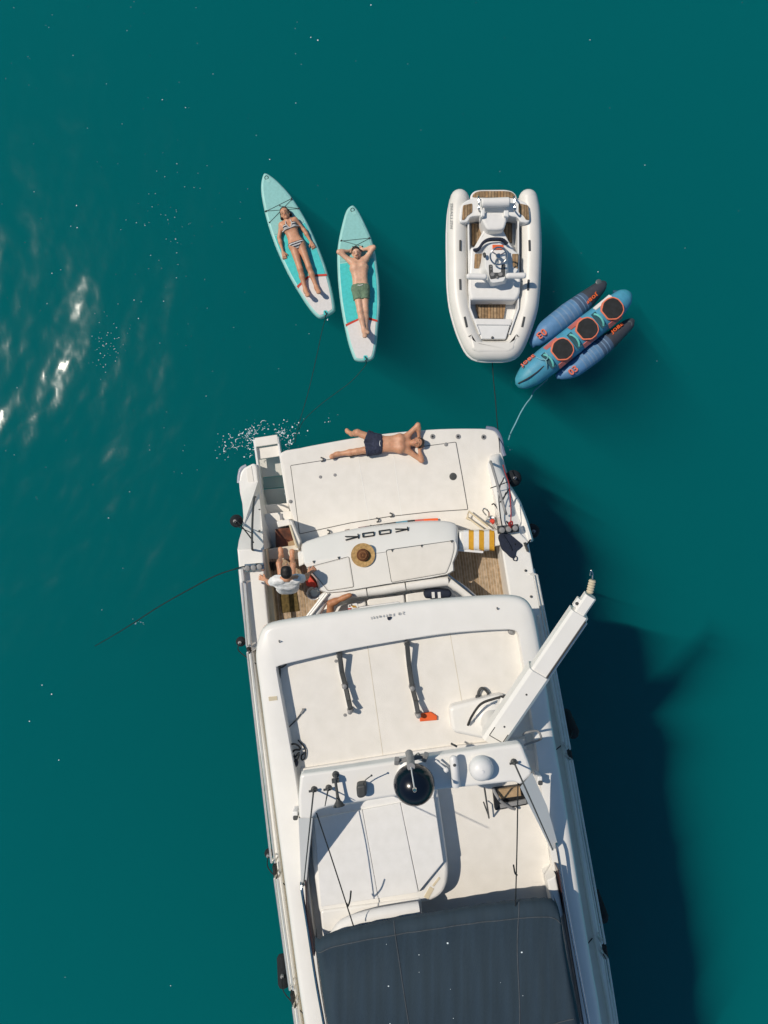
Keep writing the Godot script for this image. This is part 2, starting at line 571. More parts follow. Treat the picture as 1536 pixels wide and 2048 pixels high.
func make_yacht() -> void:
	yacht = thing("motor_yacht", "large white motor yacht with open stern platform, flybridge and white crane", "yacht", spot(820, 1500, 0.0))
	var s: Shape
	var o: MeshInstance3D
	# --- hull: topsides from the quarter to the bow, below and above the water
	var lft := [474, 1098, 478, 1140, 484, 1200, 495, 1300, 510, 1420, 525, 1530, 541, 1660, 556, 1780, 572, 1900, 592, 2048, 630, 2280, 690, 2560, 770, 2800, 880, 3010]
	var rgt := [1057, 1082, 1068, 1140, 1086, 1230, 1111, 1360, 1137, 1500, 1161, 1640, 1187, 1800, 1210, 1930, 1232, 2048, 1255, 2260, 1240, 2520, 1180, 2780, 1060, 2990, 960, 3060]
	var ol := flat(lft, 2.0); var orr := flat(rgt, 2.0)
	var body := PackedVector2Array()
	for i in range(3, ol.size()): body.append(ol[i])
	body.append(flat([920, 3055], 2.0)[0])
	for i in range(orr.size() - 1, 1, -1): body.append(orr[i])
	body = turned(body)
	s = Shape.new()
	stack(s, [inset(body, 0.5), inset(body, 0.22), inset(body, 0.06), body, body], [-0.7, -0.05, 0.9, 1.7, 1.86])
	o = part(s, "hull", M.hullpaint, yacht)
	# quarters beside the cockpit
	var in_l := [522, 1096, 528, 1128, 531, 1180, 539, 1262, 546, 1330]
	s = Shape.new()
	var q := flat([474, 1098, 478, 1140, 484, 1200, 495, 1300] + [546, 1330, 539, 1262, 531, 1180, 528, 1128, 525, 1096], 1.7)
	slab(s, q, -0.5, 1.7, 0.035)
	part(s, "coaming", M.gel, yacht)
	s = Shape.new()
	slab(s, flat([1000, 1075, 1040, 1066, 1057, 1082, 1068, 1140, 1086, 1230, 1098, 1300, 1036, 1300, 1025, 1230, 1014, 1165, 1005, 1108], 2.0), -0.5, 2.0, 0.035)
	part(s, "coaming", M.gel, yacht)
	# inner ledges of the coamings
	s = Shape.new()
	slab(s, flat([524, 1100, 532, 1098, 545, 1180, 556, 1290, 541, 1290, 531, 1180], 1.52), 1.3, 1.52, 0.02)
	part(s, "ledge", M.cream, yacht)
	s = Shape.new()
	slab(s, flat([998, 1096, 1006, 1094, 1030, 1215, 1022, 1230, 1013, 1180], 1.75), 1.3, 1.75, 0.02)
	part(s, "ledge", M.gel, yacht)
	# side decks forward of the cockpit
	s = Shape.new()
	var deck_l := PackedVector2Array()
	for i in range(3, 12): deck_l.append(ol[i])
	for i in range(11, 2, -1): deck_l.append(ol[i] + Vector2(0.62, 0))
	slab(s, inset(turned(deck_l), 0.05), 1.80, 1.9)
	part(s, "side_deck", M.cream, yacht)
	s = Shape.new()
	var deck_r := PackedVector2Array()
	for i in range(3, 11): deck_r.append(orr[i])
	for i in range(10, 2, -1): deck_r.append(orr[i] + Vector2(-0.95, 0))
	slab(s, inset(turned(deck_r), 0.05), 1.80, 1.9)
	part(s, "side_deck", M.deck, yacht)
	# rubbing strakes: a bulge along both topsides
	for e in [ol, orr]:
		s = Shape.new()
		var path := []
		for k in range(1, e.size()): path.append(Vector3(e[k].x, 1.80, e[k].y))
		tube(s, curve3(path, 3), 0.05, 8)
		part(s, "rubbing_strake", M.hullpaint, yacht)
	# bulwark caps
	for e in [[ol, 1.0], [orr, -1.0]]:
		s = Shape.new()
		var path := []
		for k in range(3 if e[1] > 0 else 2, e[0].size()): path.append(Vector3(e[0][k].x + 0.055 * e[1], 2.03, e[0][k].y))
		path = curve3(path, 3)
		for k in path.size() - 1: bar(s, path[k] + Vector3(0, -0.08, 0), path[k + 1] + Vector3(0, -0.08, 0), 0.09, 0.2, Vector3.UP, 0.25)
		part(s, "bulwark", M.gel, yacht)
	# stainless side rails: a double rail in lengths with dark gates between them
	for seg in [[488, 1165, 498, 1292], [499, 1305, 547, 1725], [553, 1757, 584, 1980], [590, 2015, 596, 2060, 612, 2180]]:
		for k in 2:
			s = Shape.new()
			var path := []
			for i in range(0, seg.size(), 2): path.append(spot(seg[i] - 4 + k * 7, seg[i + 1], 2.38 - k * 0.12))
			tube(s, curve3(path, 6), 0.020, 8)
			for p in [path[0], path[-1]]: tube(s, [p, p + Vector3(0.02, -0.32, 0)], 0.016, 6)
			part(s, "rail", M.rail, yacht)
	for seg in [[1072, 1150, 1108, 1335, 1138, 1498], [1142, 1520, 1208, 1887], [1213, 1917, 1233, 2048, 1245, 2150]]:
		for k in 2:
			s = Shape.new()
			var path := []
			for i in range(0, seg.size(), 2): path.append(spot(seg[i] + 2 - k * 6, seg[i + 1], 2.38 - k * 0.12))
			tube(s, curve3(path, 6), 0.020, 8)
			for p in [path[0], path[-1]]: tube(s, [p, p + Vector3(-0.02, -0.32, 0)], 0.016, 6)
			part(s, "rail", M.rail, yacht)
	for g in [[497, 1294, 500, 1306], [549, 1729, 552, 1754], [584, 1984, 589, 2011], [1138, 1500, 1141, 1517], [1208, 1889, 1212, 1914]]:
		s = Shape.new()
		var a := spot(g[0], g[1], 2.2); var b := spot(g[2], g[3], 2.2)
		bar(s, a, b, 0.055, 0.16, Vector3.UP, 0.3)
		part(s, "gate_pad", M.rubber, yacht)
	# --- stern: platform with the garage hatch
	var plat := curvy(flat([561, 906, 600, 896, 640, 888, 720, 874, 800, 864, 880, 858, 950, 857, 980, 859, 994, 866, 1001, 884, 1004, 905, 1012, 935, 1022, 968, 1030, 1010, 1030, 1070, 920, 1078, 760, 1085, 606, 1100, 590, 1050, 580, 1020, 572, 985, 566, 940], 0.9), 3)
	s = Shape.new()
	slab(s, plat, -0.45, 0.9, 0.03)
	var platform := part(s, "swim_platform", M.deck, yacht)
	var hatch := fillet(flat([581, 931, 690, 914, 800, 899, 912, 884, 924, 950, 936, 1019, 860, 1024, 780, 1033, 700, 1046, 599, 1068], 0.905), 0.02, 2)
	s = Shape.new()
	slab(s, inset(turned(hatch), 0.006), 0.88, 0.908, 0.004, 1)
	part(s, "hatch", M.deck, platform)
	seal_loop(hatch, 0.9015, platform, 0.010)
	for e in [[716, 912, 738, 1040], [786, 902, 803, 1030]]:
		s = Shape.new()
		bar(s, spot(e[0], e[1], 0.908), spot(e[2], e[3], 0.908), 0.012, 0.006)
		part(s, "panel_joint", M.gel, platform)
	for p in [[865, 873, 5], [916, 873, 5], [967, 874, 5], [892, 889, 4], [641, 954, 3.2], [670, 950, 3.2], [581, 1003, 3.6], [906, 953, 7.5]]:
		s = Shape.new()
		var r: float = p[2] * 14.1 / GRID
		lathe(s, spot(p[0], p[1], 0.9), [Vector2(r, 0), Vector2(r, 0.014), Vector2(r * 0.75, 0.02), Vector2(0, 0.02)], 16)
		var fit := part(s, "deck_fitting", M.grey if p[2] < 7 else M.dark_grey, platform)
		if p[2] == 5:
			s = Shape.new()
			lathe(s, spot(p[0], p[1], 0.921), [Vector2(r * 0.45, 0), Vector2(r * 0.45, 0.004), Vector2(0, 0.004)], 10)
			part(s, "lens", M.black, yacht)
	for p in [[657, 1064], [755, 1040], [782, 1030], [644, 919], [702, 911]]:
		s = Shape.new()
		tube(s, curve3([spot(p[0] - 2, p[1] - 4, 0.905), spot(p[0] + 2, p[1] - 2, 0.95), spot(p[0] + 2, p[1] + 2, 0.95), spot(p[0] - 1, p[1] + 4, 0.905)], 4), 0.014, 6)
		part(s, "pull_ring", M.dark_grey, platform)
	# corner bumpers
	s = Shape.new()
	var cb := curve3([spot(972, 857, 0.84), spot(990, 861, 0.84), spot(1000, 878, 0.84), spot(1004, 900, 0.84), spot(1008, 912, 0.84)], 5)
	tube(s, cb, 0.05, 8)
	part(s, "bumper", mat(0.22, 0.26, 0.36, 0.5, 0.1), platform)
	# --- wing on the step side
	var wh := 0.26
	s = Shape.new()
	slab(s, fillet(flat([481, 945, 487, 936, 507, 926, 513, 931, 516, 958, 517, 968, 478, 968, 479, 955], wh), 0.05, 3), -0.4, wh, 0.03)
	var wing := part(s, "stern_wing", M.gel, yacht)
	s = Shape.new()
	tube(s, curve3([spot(493, 932, wh - 0.05), spot(483, 938, wh - 0.05), spot(479, 952, wh - 0.05), spot(478, 966, wh - 0.05)], 5), 0.04, 8)
	part(s, "bumper", mat(0.40, 0.42, 0.5, 0.5, 0.1), wing)
	s = Shape.new()
	slab(s, flat([493, 938, 503, 932, 508, 964, 496, 964], wh), wh - 0.03, wh + 0.012, 0.004, 1)
	part(s, "cover_strip", M.deck, wing)
	# ramp rising from the wing to the coaming
	s = Shape.new()
	var rp := turned(PackedVector2Array([]))
	var ry := []
	for e in [[478, 962, wh], [516, 962, wh], [518, 985, 0.34], [520, 1005, 0.58], [523, 1030, 0.92], [525, 1060, 1.32], [526, 1080, 1.55], [528, 1099, 1.69], [475, 1099, 1.69], [478, 1080, 1.55], [484, 1060, 1.32], [487, 1035, 0.98], [485, 1008, 0.62], [480, 985, 0.34]]:
		var w := spot(e[0], e[1], e[2])
		rp.append(Vector2(w.x, w.z)); ry.append(w.y)
	band(s, rp, -0.3, rp, ry)
	cap(s, rp, ry, true)
	part(s, "wing_ramp", M.gel, wing, 50.0)
	s = Shape.new()
	tube(s, curve3([spot(506, 1100, 1.7), spot(504, 1092, 1.9), spot(505, 1040, 1.45), spot(508, 998, 1.0), spot(511, 994, 0.45)], 6), 0.020, 8)
	part(s, "grab_rail", M.dark_grey, wing)
	# --- folding steps down into the water
	var steps := thing_part("boarding_steps", yacht)
	var treads := [[509, 876, 554, 869, 557, 887, 511, 894, 0.13], [511, 896, 557, 889, 561, 912, 515, 919, 0.035], [515, 920, 561, 913, 568, 950, 521, 955, -0.3], [521, 956, 568, 951, 572, 974, 525, 978, -0.6], [525, 979, 572, 975, 577, 1006, 527, 1010, -0.4], [527, 1010, 577, 1006, 580, 1030, 529, 1033, 0.12]]
	for t in treads:
		s = Shape.new()
		slab(s, flat([t[0], t[1], t[2], t[3], t[4], t[5], t[6], t[7]], t[8]), t[8] - 0.09, t[8], 0.012)
		part(s, "tread", M.deck, steps)
	for k in 2:
		s = Shape.new()
		bar(s, spot(510 + 46 * k, 880 - 6 * k, 0.02), spot(530 + 50 * k, 1030 - 4 * k, -0.02), 0.04, 0.2)
		part(s, "stringer", M.white_plastic, steps)
	# landing and the cabin door lid beside the steps
	s = Shape.new()
	slab(s, flat([530, 1028, 582, 1022, 596, 1062, 604, 1100, 532, 1112], 0.62), 0.2, 0.62, 0.01)
	part(s, "landing", M.deck, yacht)
	s = Shape.new()
	slab(s, flat([553, 1043, 578, 1038, 581, 1050, 556, 1055], 0.95), 0.6, 0.95, 0.015)
	var rack := part(s, "step_box", M.gel, yacht)
	s = Shape.new()
	slab(s, flat([559, 1028, 565, 1027, 566, 1039, 560, 1040], 0.97), 0.93, 0.975, 0.01)
	part(s, "step_latch", M.grey, rack)
	s = Shape.new()
	slab(s, flat([550, 1058, 581, 1055, 587, 1080, 590, 1108, 552, 1106], 1.0), 0.6, 1.0, 0.015)
	part(s, "varnished_lid", M.wood, yacht)
	s = Shape.new()
	stack(s, [flat([578, 1040, 583, 1040, 603, 1086, 596, 1104, 590, 1104], 1.0), flat([578, 1040, 582, 1042, 599, 1082, 596, 1100, 591, 1100], 1.5)], [0.6, 1.45])
	part(s, "stair_wall", M.deck, yacht)
	s = Shape.new()
	tube(s, [spot(580, 1050, 1.45), spot(594, 1096, 1.5)], 0.02, 8)
	part(s, "hand_rail", M.cream, yacht)
	s = Shape.new()
	slab(s, fillet(flat([595, 1104, 608, 1102, 609, 1128, 598, 1134], 1.85), 0.03, 3), 0.9, 1.85, 0.02)
	part(s, "locker", M.gel, yacht)
	# --- wing on the crane side
	s = Shape.new()
	var base_r := fillet(flat([978, 912, 988, 905, 1003, 903, 1012, 935, 1022, 968, 1040, 998, 1050, 1040, 1057, 1082, 1000, 1082, 992, 1040, 985, 985], 0.92), 0.06, 3)
	var top_r := fillet(flat([981, 925, 989, 918, 1000, 918, 1009, 942, 1020, 972, 1036, 1003, 1046, 1042, 1056, 1082, 1000, 1082, 996, 1040, 990, 985], 1.6), 0.06, 3)
	var tb := turned(base_r); var tt := turned(top_r)
	var yy := []
	for p in tt: yy.append(lerpf(1.12, 1.98, smoothstep(-1.0, 0.45, p.y)))
	var yl := []
	for y in yy: yl.append(y - 0.06)
	stack(s, [tb, tb, mix_ring(tb, tt, 0.7), tt], [-0.4, 0.85, yl, yy], true, true)
	var wing2 := part(s, "stern_wing", M.gel, yacht)
	s = Shape.new()
	tube(s, curve3([spot(981, 925, 1.25), spot(983, 928, 1.62), spot(998, 980, 1.85), spot(1009, 1018, 2.0), spot(1012, 1028, 1.9)], 6), 0.026, 8)
	part(s, "grab_rail", M.grey, wing2)
	# --- garage lid with the name
	var lo := turned(flat([604, 1088, 640, 1074, 700, 1060, 760, 1051, 830, 1044, 880, 1042, 908, 1046, 917, 1060, 918, 1100, 908, 1125, 897, 1150, 770, 1170, 652, 1188, 632, 1160, 614, 1138, 606, 1110], 1.72))
	var hi := turned(flat([612, 1127, 645, 1121, 700, 1113, 760, 1106, 830, 1095, 880, 1086, 905, 1083, 912, 1086, 913, 1102, 905, 1125, 894, 1148, 770, 1168, 655, 1185, 637, 1160, 620, 1141, 612, 1132], 2.1))
	lo = curvy(lo, 3); hi = curvy(hi, 3)
	s = Shape.new()
	stack(s, [lo, lo, inset(lo, 0.02), mix_ring(lo, hi, 0.12), mix_ring(lo, hi, 0.5), mix_ring(lo, hi, 0.93), hi], [0.85, 1.68, 1.72, 1.765, 1.93, 2.085, 2.10])
	var lid := part(s, "garage_lid", M.gel, yacht, 30.0)
	var panels := [[610, 1136, 698, 1113, 708, 1174, 656, 1182, 638, 1159, 622, 1141], [772, 1100, 908, 1081, 908, 1100, 902, 1124, 893, 1146, 783, 1165]]
	for pn in panels:
		var pp := fillet(flat(pn, 2.1), 0.03, 2)
		seal_loop(pp, 2.101, lid, 0.008)
		s = Shape.new()
		slab(s, inset(turned(pp), 0.012), 2.09, 2.106, 0.004, 1)
		part(s, "locker_cover", M.deck, lid)
	for p in [[627, 1123], [677, 1115], [784, 1100], [843, 1091], [903, 1082]]:
		s = Shape.new()
		slab(s, flat([p[0] - 2.5, p[1] - 1, p[0] + 2.5, p[1] - 2, p[0] + 0.5, p[1] + 4], 2.12), 2.1, 2.125, 0.003, 1)
		part(s, "catch", M.dark_grey, lid)
	# the name in raised letters, read from the stern
	var name_h := func(x: float, y: float) -> Vector3:
		var t := clampf((y - lerpf(1062, 1043, (x - 690) / 200.0)) / 50.0, 0.0, 1.0)
		return spot(x, y, lerpf(1.775, 2.03, t) + 0.03)
	for g in [[[716, 1068, 717, 1077], [717, 1073, 690, 1073], [717, 1073, 691, 1080]], [[725, 1067, 747, 1064], [747, 1064, 748, 1071], [748, 1071, 726, 1074], [726, 1074, 725, 1067]], [[758, 1062, 780, 1059], [780, 1059, 781, 1066], [781, 1066, 759, 1069], [759, 1069, 758, 1062]], [[815, 1054, 816, 1062], [816, 1058, 790, 1058], [816, 1058, 791, 1064]]]:
		s = Shape.new()
		for b in g:
			bar(s, name_h.call(b[0], b[1]), name_h.call(b[2], b[3]), 0.020, 0.026)
		part(s, "name_letter", M.black, lid)
	# --- cockpit
	s = Shape.new()
	var sole := flat([528, 1100, 606, 1088, 900, 1090, 1006, 1088, 1040, 1330, 545, 1345], 1.33)
	slab(s, sole, 0.9, 1.30)
	var floor_ := part(s, "cockpit_sole", M.caulk, yacht)
	var tk := [M.teak_light, mat(0.46, 0.32, 0.20, 0.75, 0.3, 0.4, 3.0), mat(0.53, 0.39, 0.27, 0.75, 0.25, 0.4, 3.0)]
	planks(flat([536, 1118, 606, 1118, 645, 1185, 660, 1200, 610, 1262, 549, 1300, 541, 1200], 1.33), 1.34, 0.042, 0.007, 0.10, tk, M.caulk, floor_)
	planks(flat([898, 1104, 1001, 1092, 1008, 1140, 1022, 1230, 985, 1230, 885, 1152], 1.33), 1.34, 0.042, 0.007, 0.13, tk, M.caulk, floor_)
	# stair gate on the crane side
	s = Shape.new()
	slab(s, fillet(flat([919, 1063, 1004, 1060, 1003, 1090, 960, 1101, 918, 1099], 1.9), 0.03, 3), 1.0, 1.9, 0.03)
	var gate := part(s, "transom_gate", M.gel, yacht)
	s = Shape.new()
	bar(s, spot(917, 1100, 1.86), spot(966, 1104, 1.86), 0.04, 0.05)
	part(s, "gate_sill", M.white_plastic, gate)
	# sofa round the cockpit table
	s = Shape.new()
	slab(s, flat([655, 1192, 770, 1175, 897, 1155, 950, 1195, 985, 1290, 600, 1300, 612, 1242], 1.6), 1.2, 1.6, 0.03)
	var sofa := part(s, "sofa_base", M.gel, yacht)
	for b in [[646, 1200, 656, 1193, 733, 1183], [735, 1183, 770, 1179, 810, 1172], [812, 1172, 860, 1166, 896, 1162], [618, 1243, 634, 1222, 646, 1202], [899, 1163, 925, 1180, 948, 1200]]:
		s = Shape.new()
		tube(s, curve3(line(b, 1.95), 4), 0.085, 10)
		part(s, "backrest", M.cushion, sofa)
	for b in [[640, 1222, 730, 1199, 742, 1262, 630, 1275], [733, 1199, 808, 1188, 815, 1260, 745, 1262], [811, 1187, 890, 1176, 935, 1206, 930, 1262, 818, 1262]]:
		s = Shape.new()
		slab(s, fillet(flat(b, 1.72), 0.04, 3), 1.6, 1.72, 0.03)
		part(s, "seat_cushion", M.cushion, sofa)
	for b in [[896, 1150, 951, 1194], [655, 1187, 611, 1243], [650, 1187, 606, 1243]]:
		s = Shape.new()
		tube(s, [spot(b[0], b[1], 2.08), spot(b[2], b[3], 2.08)], 0.022, 8)
		part(s, "sofa_rail", M.steel if b[0] == 896 else M.gel, sofa)
	s = Shape.new()
	slab(s, fillet(flat([706, 1216, 800, 1203, 815, 1262, 715, 1270], 2.0), 0.05, 3), 1.96, 2.0, 0.012)
	lathe(s, spot(758, 1240, 1.34), [Vector2(0.2, 0), Vector2(0.2, 0.03), Vector2(0.05, 0.06), Vector2(0.05, 0.62)], 16)
	part(s, "cockpit_table", M.white_plastic, yacht)
	# mooring fairleads: three drums in a frame
	for f in [[[508, 1135, 8], [496, 1136, 8], [520, 1133, 8], 1.7], [[1003, 1060, 8], [1016, 1058, 8], [1029, 1056, 8], 2.0]]:
		s = Shape.new()
		var a := spot(f[1][0] - 6 if f[1][0] < 600 else f[0][0] - 8, f[1][1] if f[1][0] < 600 else f[0][1], f[3] + 0.04); var b := spot(f[2][0] + 8, f[2][1], f[3] + 0.04)
		bar(s, a, b, 0.135, 0.09, Vector3.UP, 0.3)
		var fl := part(s, "fairlead", M.steel if f[1][0] < 600 else M.dark_grey, yacht)
		for k in 3:
			s = Shape.new()
			lathe(s, spot(f[k][0], f[k][1], f[3] + 0.06), [Vector2(0.045, 0), Vector2(0.052, 0.05), Vector2(0.045, 0.085), Vector2(0.03, 0.09), Vector2(0, 0.09)], 16)
			part(s, "roller", M.grey, fl)
	# cleats and small deck fittings
	s = Shape.new()
	var ca := spot(1049, 1085, 2.05); var cbb := spot(1056, 1103, 2.05)
	bar(s, ca, cbb, 0.04, 0.05, Vector3.UP, 0.3)
	tube(s, [ca.lerp(cbb, 0.35) - Vector3(0, 0.06, 0), ca.lerp(cbb, 0.35)], 0.02, 8); tube(s, [ca.lerp(cbb, 0.65) - Vector3(0, 0.06, 0), ca.lerp(cbb, 0.65)], 0.02, 8)
	part(s, "cleat", M.dark_grey, yacht)
	for p in [[1051, 1141], [1062, 1193], [487, 1150], [519, 1020], [519, 1062]]:
		s = Shape.new()
		lathe(s, spot(p[0], p[1], 2.0 if p[0] > 1000 else (1.7 if p[1] == 1150 else (0.75 if p[1] == 1020 else 1.34))), [Vector2(0.022, 0), Vector2(0.022, 0.02), Vector2(0, 0.03)], 8)
		part(s, "deck_stud", M.dark_grey, yacht)
	# frame of beige tubes and the chrome windlass beside the gate
	s = Shape.new()
	tube(s, [spot(935, 1034, 1.02), spot(937, 1022, 1.05), spot(976, 1053, 1.1)], 0.018, 8)
	tube(s, [spot(936, 1036, 1.02), spot(968, 1060, 1.08)], 0.016, 8)
	bar(s, spot(933, 1035, 0.95), spot(938, 1038, 0.95), 0.05, 0.06)
	part(s, "folded_ladder", M.cream, yacht)
	s = Shape.new()
	tube(s, curve3([spot(972, 1030, 1.2), spot(966, 1022, 1.35), spot(969, 1017, 1.4), spot(977, 1023, 1.35), spot(978, 1034, 1.2)], 5), 0.014, 8)
	lathe(s, spot(980, 1038, 0.92), [Vector2(0.07, 0), Vector2(0.07, 0.12), Vector2(0.045, 0.2), Vector2(0.06, 0.26), Vector2(0, 0.28)], 16)
	bar(s, spot(983, 1044, 1.2), spot(996, 1060, 1.6), 0.06, 0.05)
	bar(s, spot(973, 1042, 1.1), spot(990, 1048, 1.25), 0.05, 0.05)
	var winch := part(s, "windlass", M.steel, yacht)
	s = Shape.new()
	lathe(s, spot(984, 1042, 1.22), [Vector2(0.042, 0), Vector2(0.042, 0.06), Vector2(0.025, 0.075), Vector2(0, 0.075)], 14)
	part(s, "red_cap", M.red, winch)
	make_flybridge()

# a plain part that only holds sub-parts
func thing_part(called: String, parent: Node) -> Node3D:
	var o := Node3D.new()
	o.name = called
	parent.add_child(o, true)
	return o

func make_flybridge() -> void:
	var s: Shape
	# saloon below
	s = Shape.new()
	slab(s, fillet(flat([575, 1370, 1045, 1320, 1180, 2048, 1190, 2500, 700, 2560, 655, 2048], 2.4), 0.2, 4), 1.85, 3.62)
	var cabin := part(s, "saloon", M.gel, yacht)
	s = Shape.new()
	bar(s, spot(640, 1362, 2.7), spot(1000, 1322, 2.7), 0.03, 1.5)
	part(s, "saloon_door", M.glass_dark, cabin)
	# coaming ring: outer edge, rounded top, inner edge
	var outer := [516, 1275, 528, 1254, 556, 1243, 640, 1230, 720, 1219, 800, 1208, 880, 1199, 960, 1193, 1012, 1191, 1043, 1195, 1062, 1209, 1073, 1238,
		1086, 1310, 1098, 1390, 1112, 1480, 1128, 1570, 1146, 1680, 1170, 1830, 1190, 1950, 1206, 2048, 1225, 2260, 1200, 2430,
		690, 2470, 640, 2260, 606, 2048, 590, 1940, 566, 1760, 545, 1600, 530, 1480, 516, 1370, 509, 1310]
	var inner := [554, 1338, 558, 1331, 600, 1320, 680, 1302, 760, 1287, 840, 1274, 900, 1266, 960, 1261, 1000, 1259, 1022, 1259, 1034, 1264, 1038, 1280,
		1048, 1340, 1058, 1410, 1070, 1490, 1080, 1570, 1096, 1680, 1120, 1830, 1140, 1950, 1156, 2048, 1165, 2230, 1140, 2380,
		730, 2400, 690, 2230, 655, 2048, 638, 1940, 618, 1760, 598, 1590, 580, 1480, 565, 1400, 556, 1350]
	var o0 := flat(outer, 4.1); var i0 := flat(inner, 4.1)
	if area2(o0) < 0.0:
		o0.reverse(); i0.reverse()
	o0 = curvy(o0, 3); i0 = curvy(i0, 3)
	s = Shape.new()
	var deck_y := 3.93
	stack(s, [inset(o0, 0.22), inset(o0, 0.05), o0, inset(o0, 0.012), inset(o0, 0.045), inset(o0, 0.10), mix_ring(inset(o0, 0.1), i0, 0.5), mix_ring(o0, i0, 0.97), i0, i0],
		[3.55, 3.62, 3.97, 4.05, 4.095, 4.122, 4.14, 4.138, 4.125, deck_y - 0.02], false, true)
	var fly := part(s, "flybridge_coaming", M.gel, yacht, 40.0)
	s = Shape.new()
	slab(s, i0, 3.6, deck_y)
	var deck := part(s, "flybridge_deck", M.deck, yacht)
	# builder's lettering and crest on the aft coaming, read from the stern
	var rt := (spot(715, 1241, 4.15) - spot(835, 1222, 4.15)).normalized()
	letters("2 0   F e r r e t t i", spot(775, 1231, 4.147), rt, Vector3(0, 0.0, 1.0), 0.036, M.grey, fly, "lettering", 0.006, 1.35)
	s = Shape.new()
	slab(s, fillet(flat([774, 1234, 783, 1233, 782, 1237, 778, 1241, 775, 1239], 4.14), 0.01, 2), 4.12, 4.15)
	part(s, "crest", M.navy, fly)
	for p in [[558, 1283], [994, 1217]]:
		s = Shape.new()
		tube(s, [spot(p[0], p[1] - 2, 4.13), spot(p[0], p[1], 4.2), spot(p[0] + 1.5, p[1] + 2, 4.13)], 0.008, 6)
		part(s, "snap_hook", M.dark_grey, fly)
	s = Shape.new()
	slab(s, flat([537, 1394, 554, 1392, 555, 1400, 538, 1402], 4.14), 4.10, 4.146)
	part(s, "tape_patch", M.cream, fly)
	s = Shape.new()
	lathe(s, spot(1021, 1263, deck_y), [Vector2(0.04, 0), Vector2(0.04, 0.05), Vector2(0.02, 0.07), Vector2(0, 0.07)], 14)
	part(s, "deck_drain", M.grey, deck)
	for p in [[672, 1322], [690, 1430]]:
		s = Shape.new()
		lathe(s, spot(p[0], p[1], deck_y), [Vector2(0.024, 0), Vector2(0.024, 0.008), Vector2(0, 0.012)], 12)
		part(s, "deck_socket", M.grey, deck)
	for e in [[735, 1292, 768, 1526], [900, 1267, 925, 1410]]:
		s = Shape.new()
		bar(s, spot(e[0], e[1], deck_y), spot(e[2], e[3], deck_y), 0.010, 0.006)
		part(s, "panel_joint", M.caulk, deck)
	# cradle beams for the tender
	for b in [[[679, 1308, 684, 1345, 690, 1368], [690, 1367, 697, 1400, 701, 1418], [684, 1330]], [[814, 1286, 818, 1330, 824, 1372], [824, 1372, 831, 1400, 836, 1426], [822, 1350]]]:
		var cr := thing_part("tender_cradle", yacht)
		s = Shape.new()
		var e: Array = b[0]
		for k in 2:
			var e2: Array = b[k]
			for j in 2:
				var lowest := 0.14 if (k == 0) == (j == 1) else 0.26
				var lowest2 := 0.26 if (k == 0) == (j == 1) else 0.14
				bar(s, spot(e2[j * 2], e2[j * 2 + 1], deck_y + (0.20 if k == 0 and j == 0 else 0.11)), spot(e2[j * 2 + 2], e2[j * 2 + 3], deck_y + (0.11 if k == 0 else (0.15 if j == 0 else 0.2))), 0.068, 0.05, Vector3.UP, 0.25)
		part(s, "pad", M.dark_grey, cr)
		s = Shape.new()
		for p in [[e[0], e[1]], [e[4], e[5]], [b[1][4], b[1][5]]]:
			lathe(s, spot(p[0], p[1], deck_y), [Vector2(0.05, 0), Vector2(0.05, 0.03), Vector2(0.035, 0.05), Vector2(0.035, 0.18), Vector2(0, 0.2)], 12)
		part(s, "foot", M.grey, cr)
		s = Shape.new()
		bar(s, spot(e[0] - 2, e[1] + 22, deck_y + 0.02), spot(b[1][4] - 3, b[1][5] - 2, deck_y + 0.02), 0.05, 0.035, Vector3.UP, 0.3)
		part(s, "rail", M.gel, cr)
	# --- crane
	var cp := thing_part("crane", yacht)
	s = Shape.new()
	slab(s, fillet(flat([897, 1415, 985, 1392, 1010, 1390, 1022, 1430, 1010, 1478, 975, 1480, 905, 1466], 4.12), 0.08, 4), deck_y - 0.02, 4.12, 0.05)
	part(s, "plinth", M.gel, cp)
	s = Shape.new()
	lathe(s, spot(983, 1440, 4.1), [Vector2(0.24, 0), Vector2(0.24, 0.05), Vector2(0.17, 0.09), Vector2(0.15, 0.45), Vector2(0, 0.45)], 24)
	part(s, "turret", M.gel, cp)
	var c0 := spot(984, 1478, 4.72); var c1 := spot(1170, 1206, 5.30)
	var cd := (c1 - c0).normalized()
	s = Shape.new()
	bar(s, c0, c0.lerp(c1, 0.52), 0.30, 0.30, Vector3.UP, 0.14)
	part(s, "boom_housing", M.gel, cp)
	s = Shape.new()
	bar(s, c0.lerp(c1, 0.5), c1 - cd * 0.14, 0.245, 0.22, Vector3.UP, 0.14)
	part(s, "boom", M.gel, cp)
	var cx := cd.cross(Vector3.UP).normalized()
	s = Shape.new()
	bar(s, c0.lerp(c1, 0.5) + cx * 0.135 + Vector3(0, -0.01, 0), c1 - cd * 0.20 + cx * 0.135 + Vector3(0, -0.01, 0), 0.04, 0.16, Vector3.UP, 0.2)
	part(s, "boom_cover", M.gel, cp)
	s = Shape.new()
	bar(s, c0.lerp(c1, 0.5) + cx * 0.110 + Vector3(0, 0.07, 0), c1 - cd * 0.20 + cx * 0.110 + Vector3(0, 0.07, 0), 0.012, 0.10, Vector3.UP, 0.2)
	part(s, "cover_joint", M.seal, cp)
	s = Shape.new()
	bar(s, c1 - cd * 0.18, c1 + cd * 0.12, 0.15, 0.16, Vector3.UP, 0.15)
	bar(s, c1 - cd * 0.10 - cx * 0.09, c1 + cd * 0.02 - cx * 0.09, 0.06, 0.10, Vector3.UP, 0.2)
	part(s, "boom_tip", M.gel, cp)
	s = Shape.new()
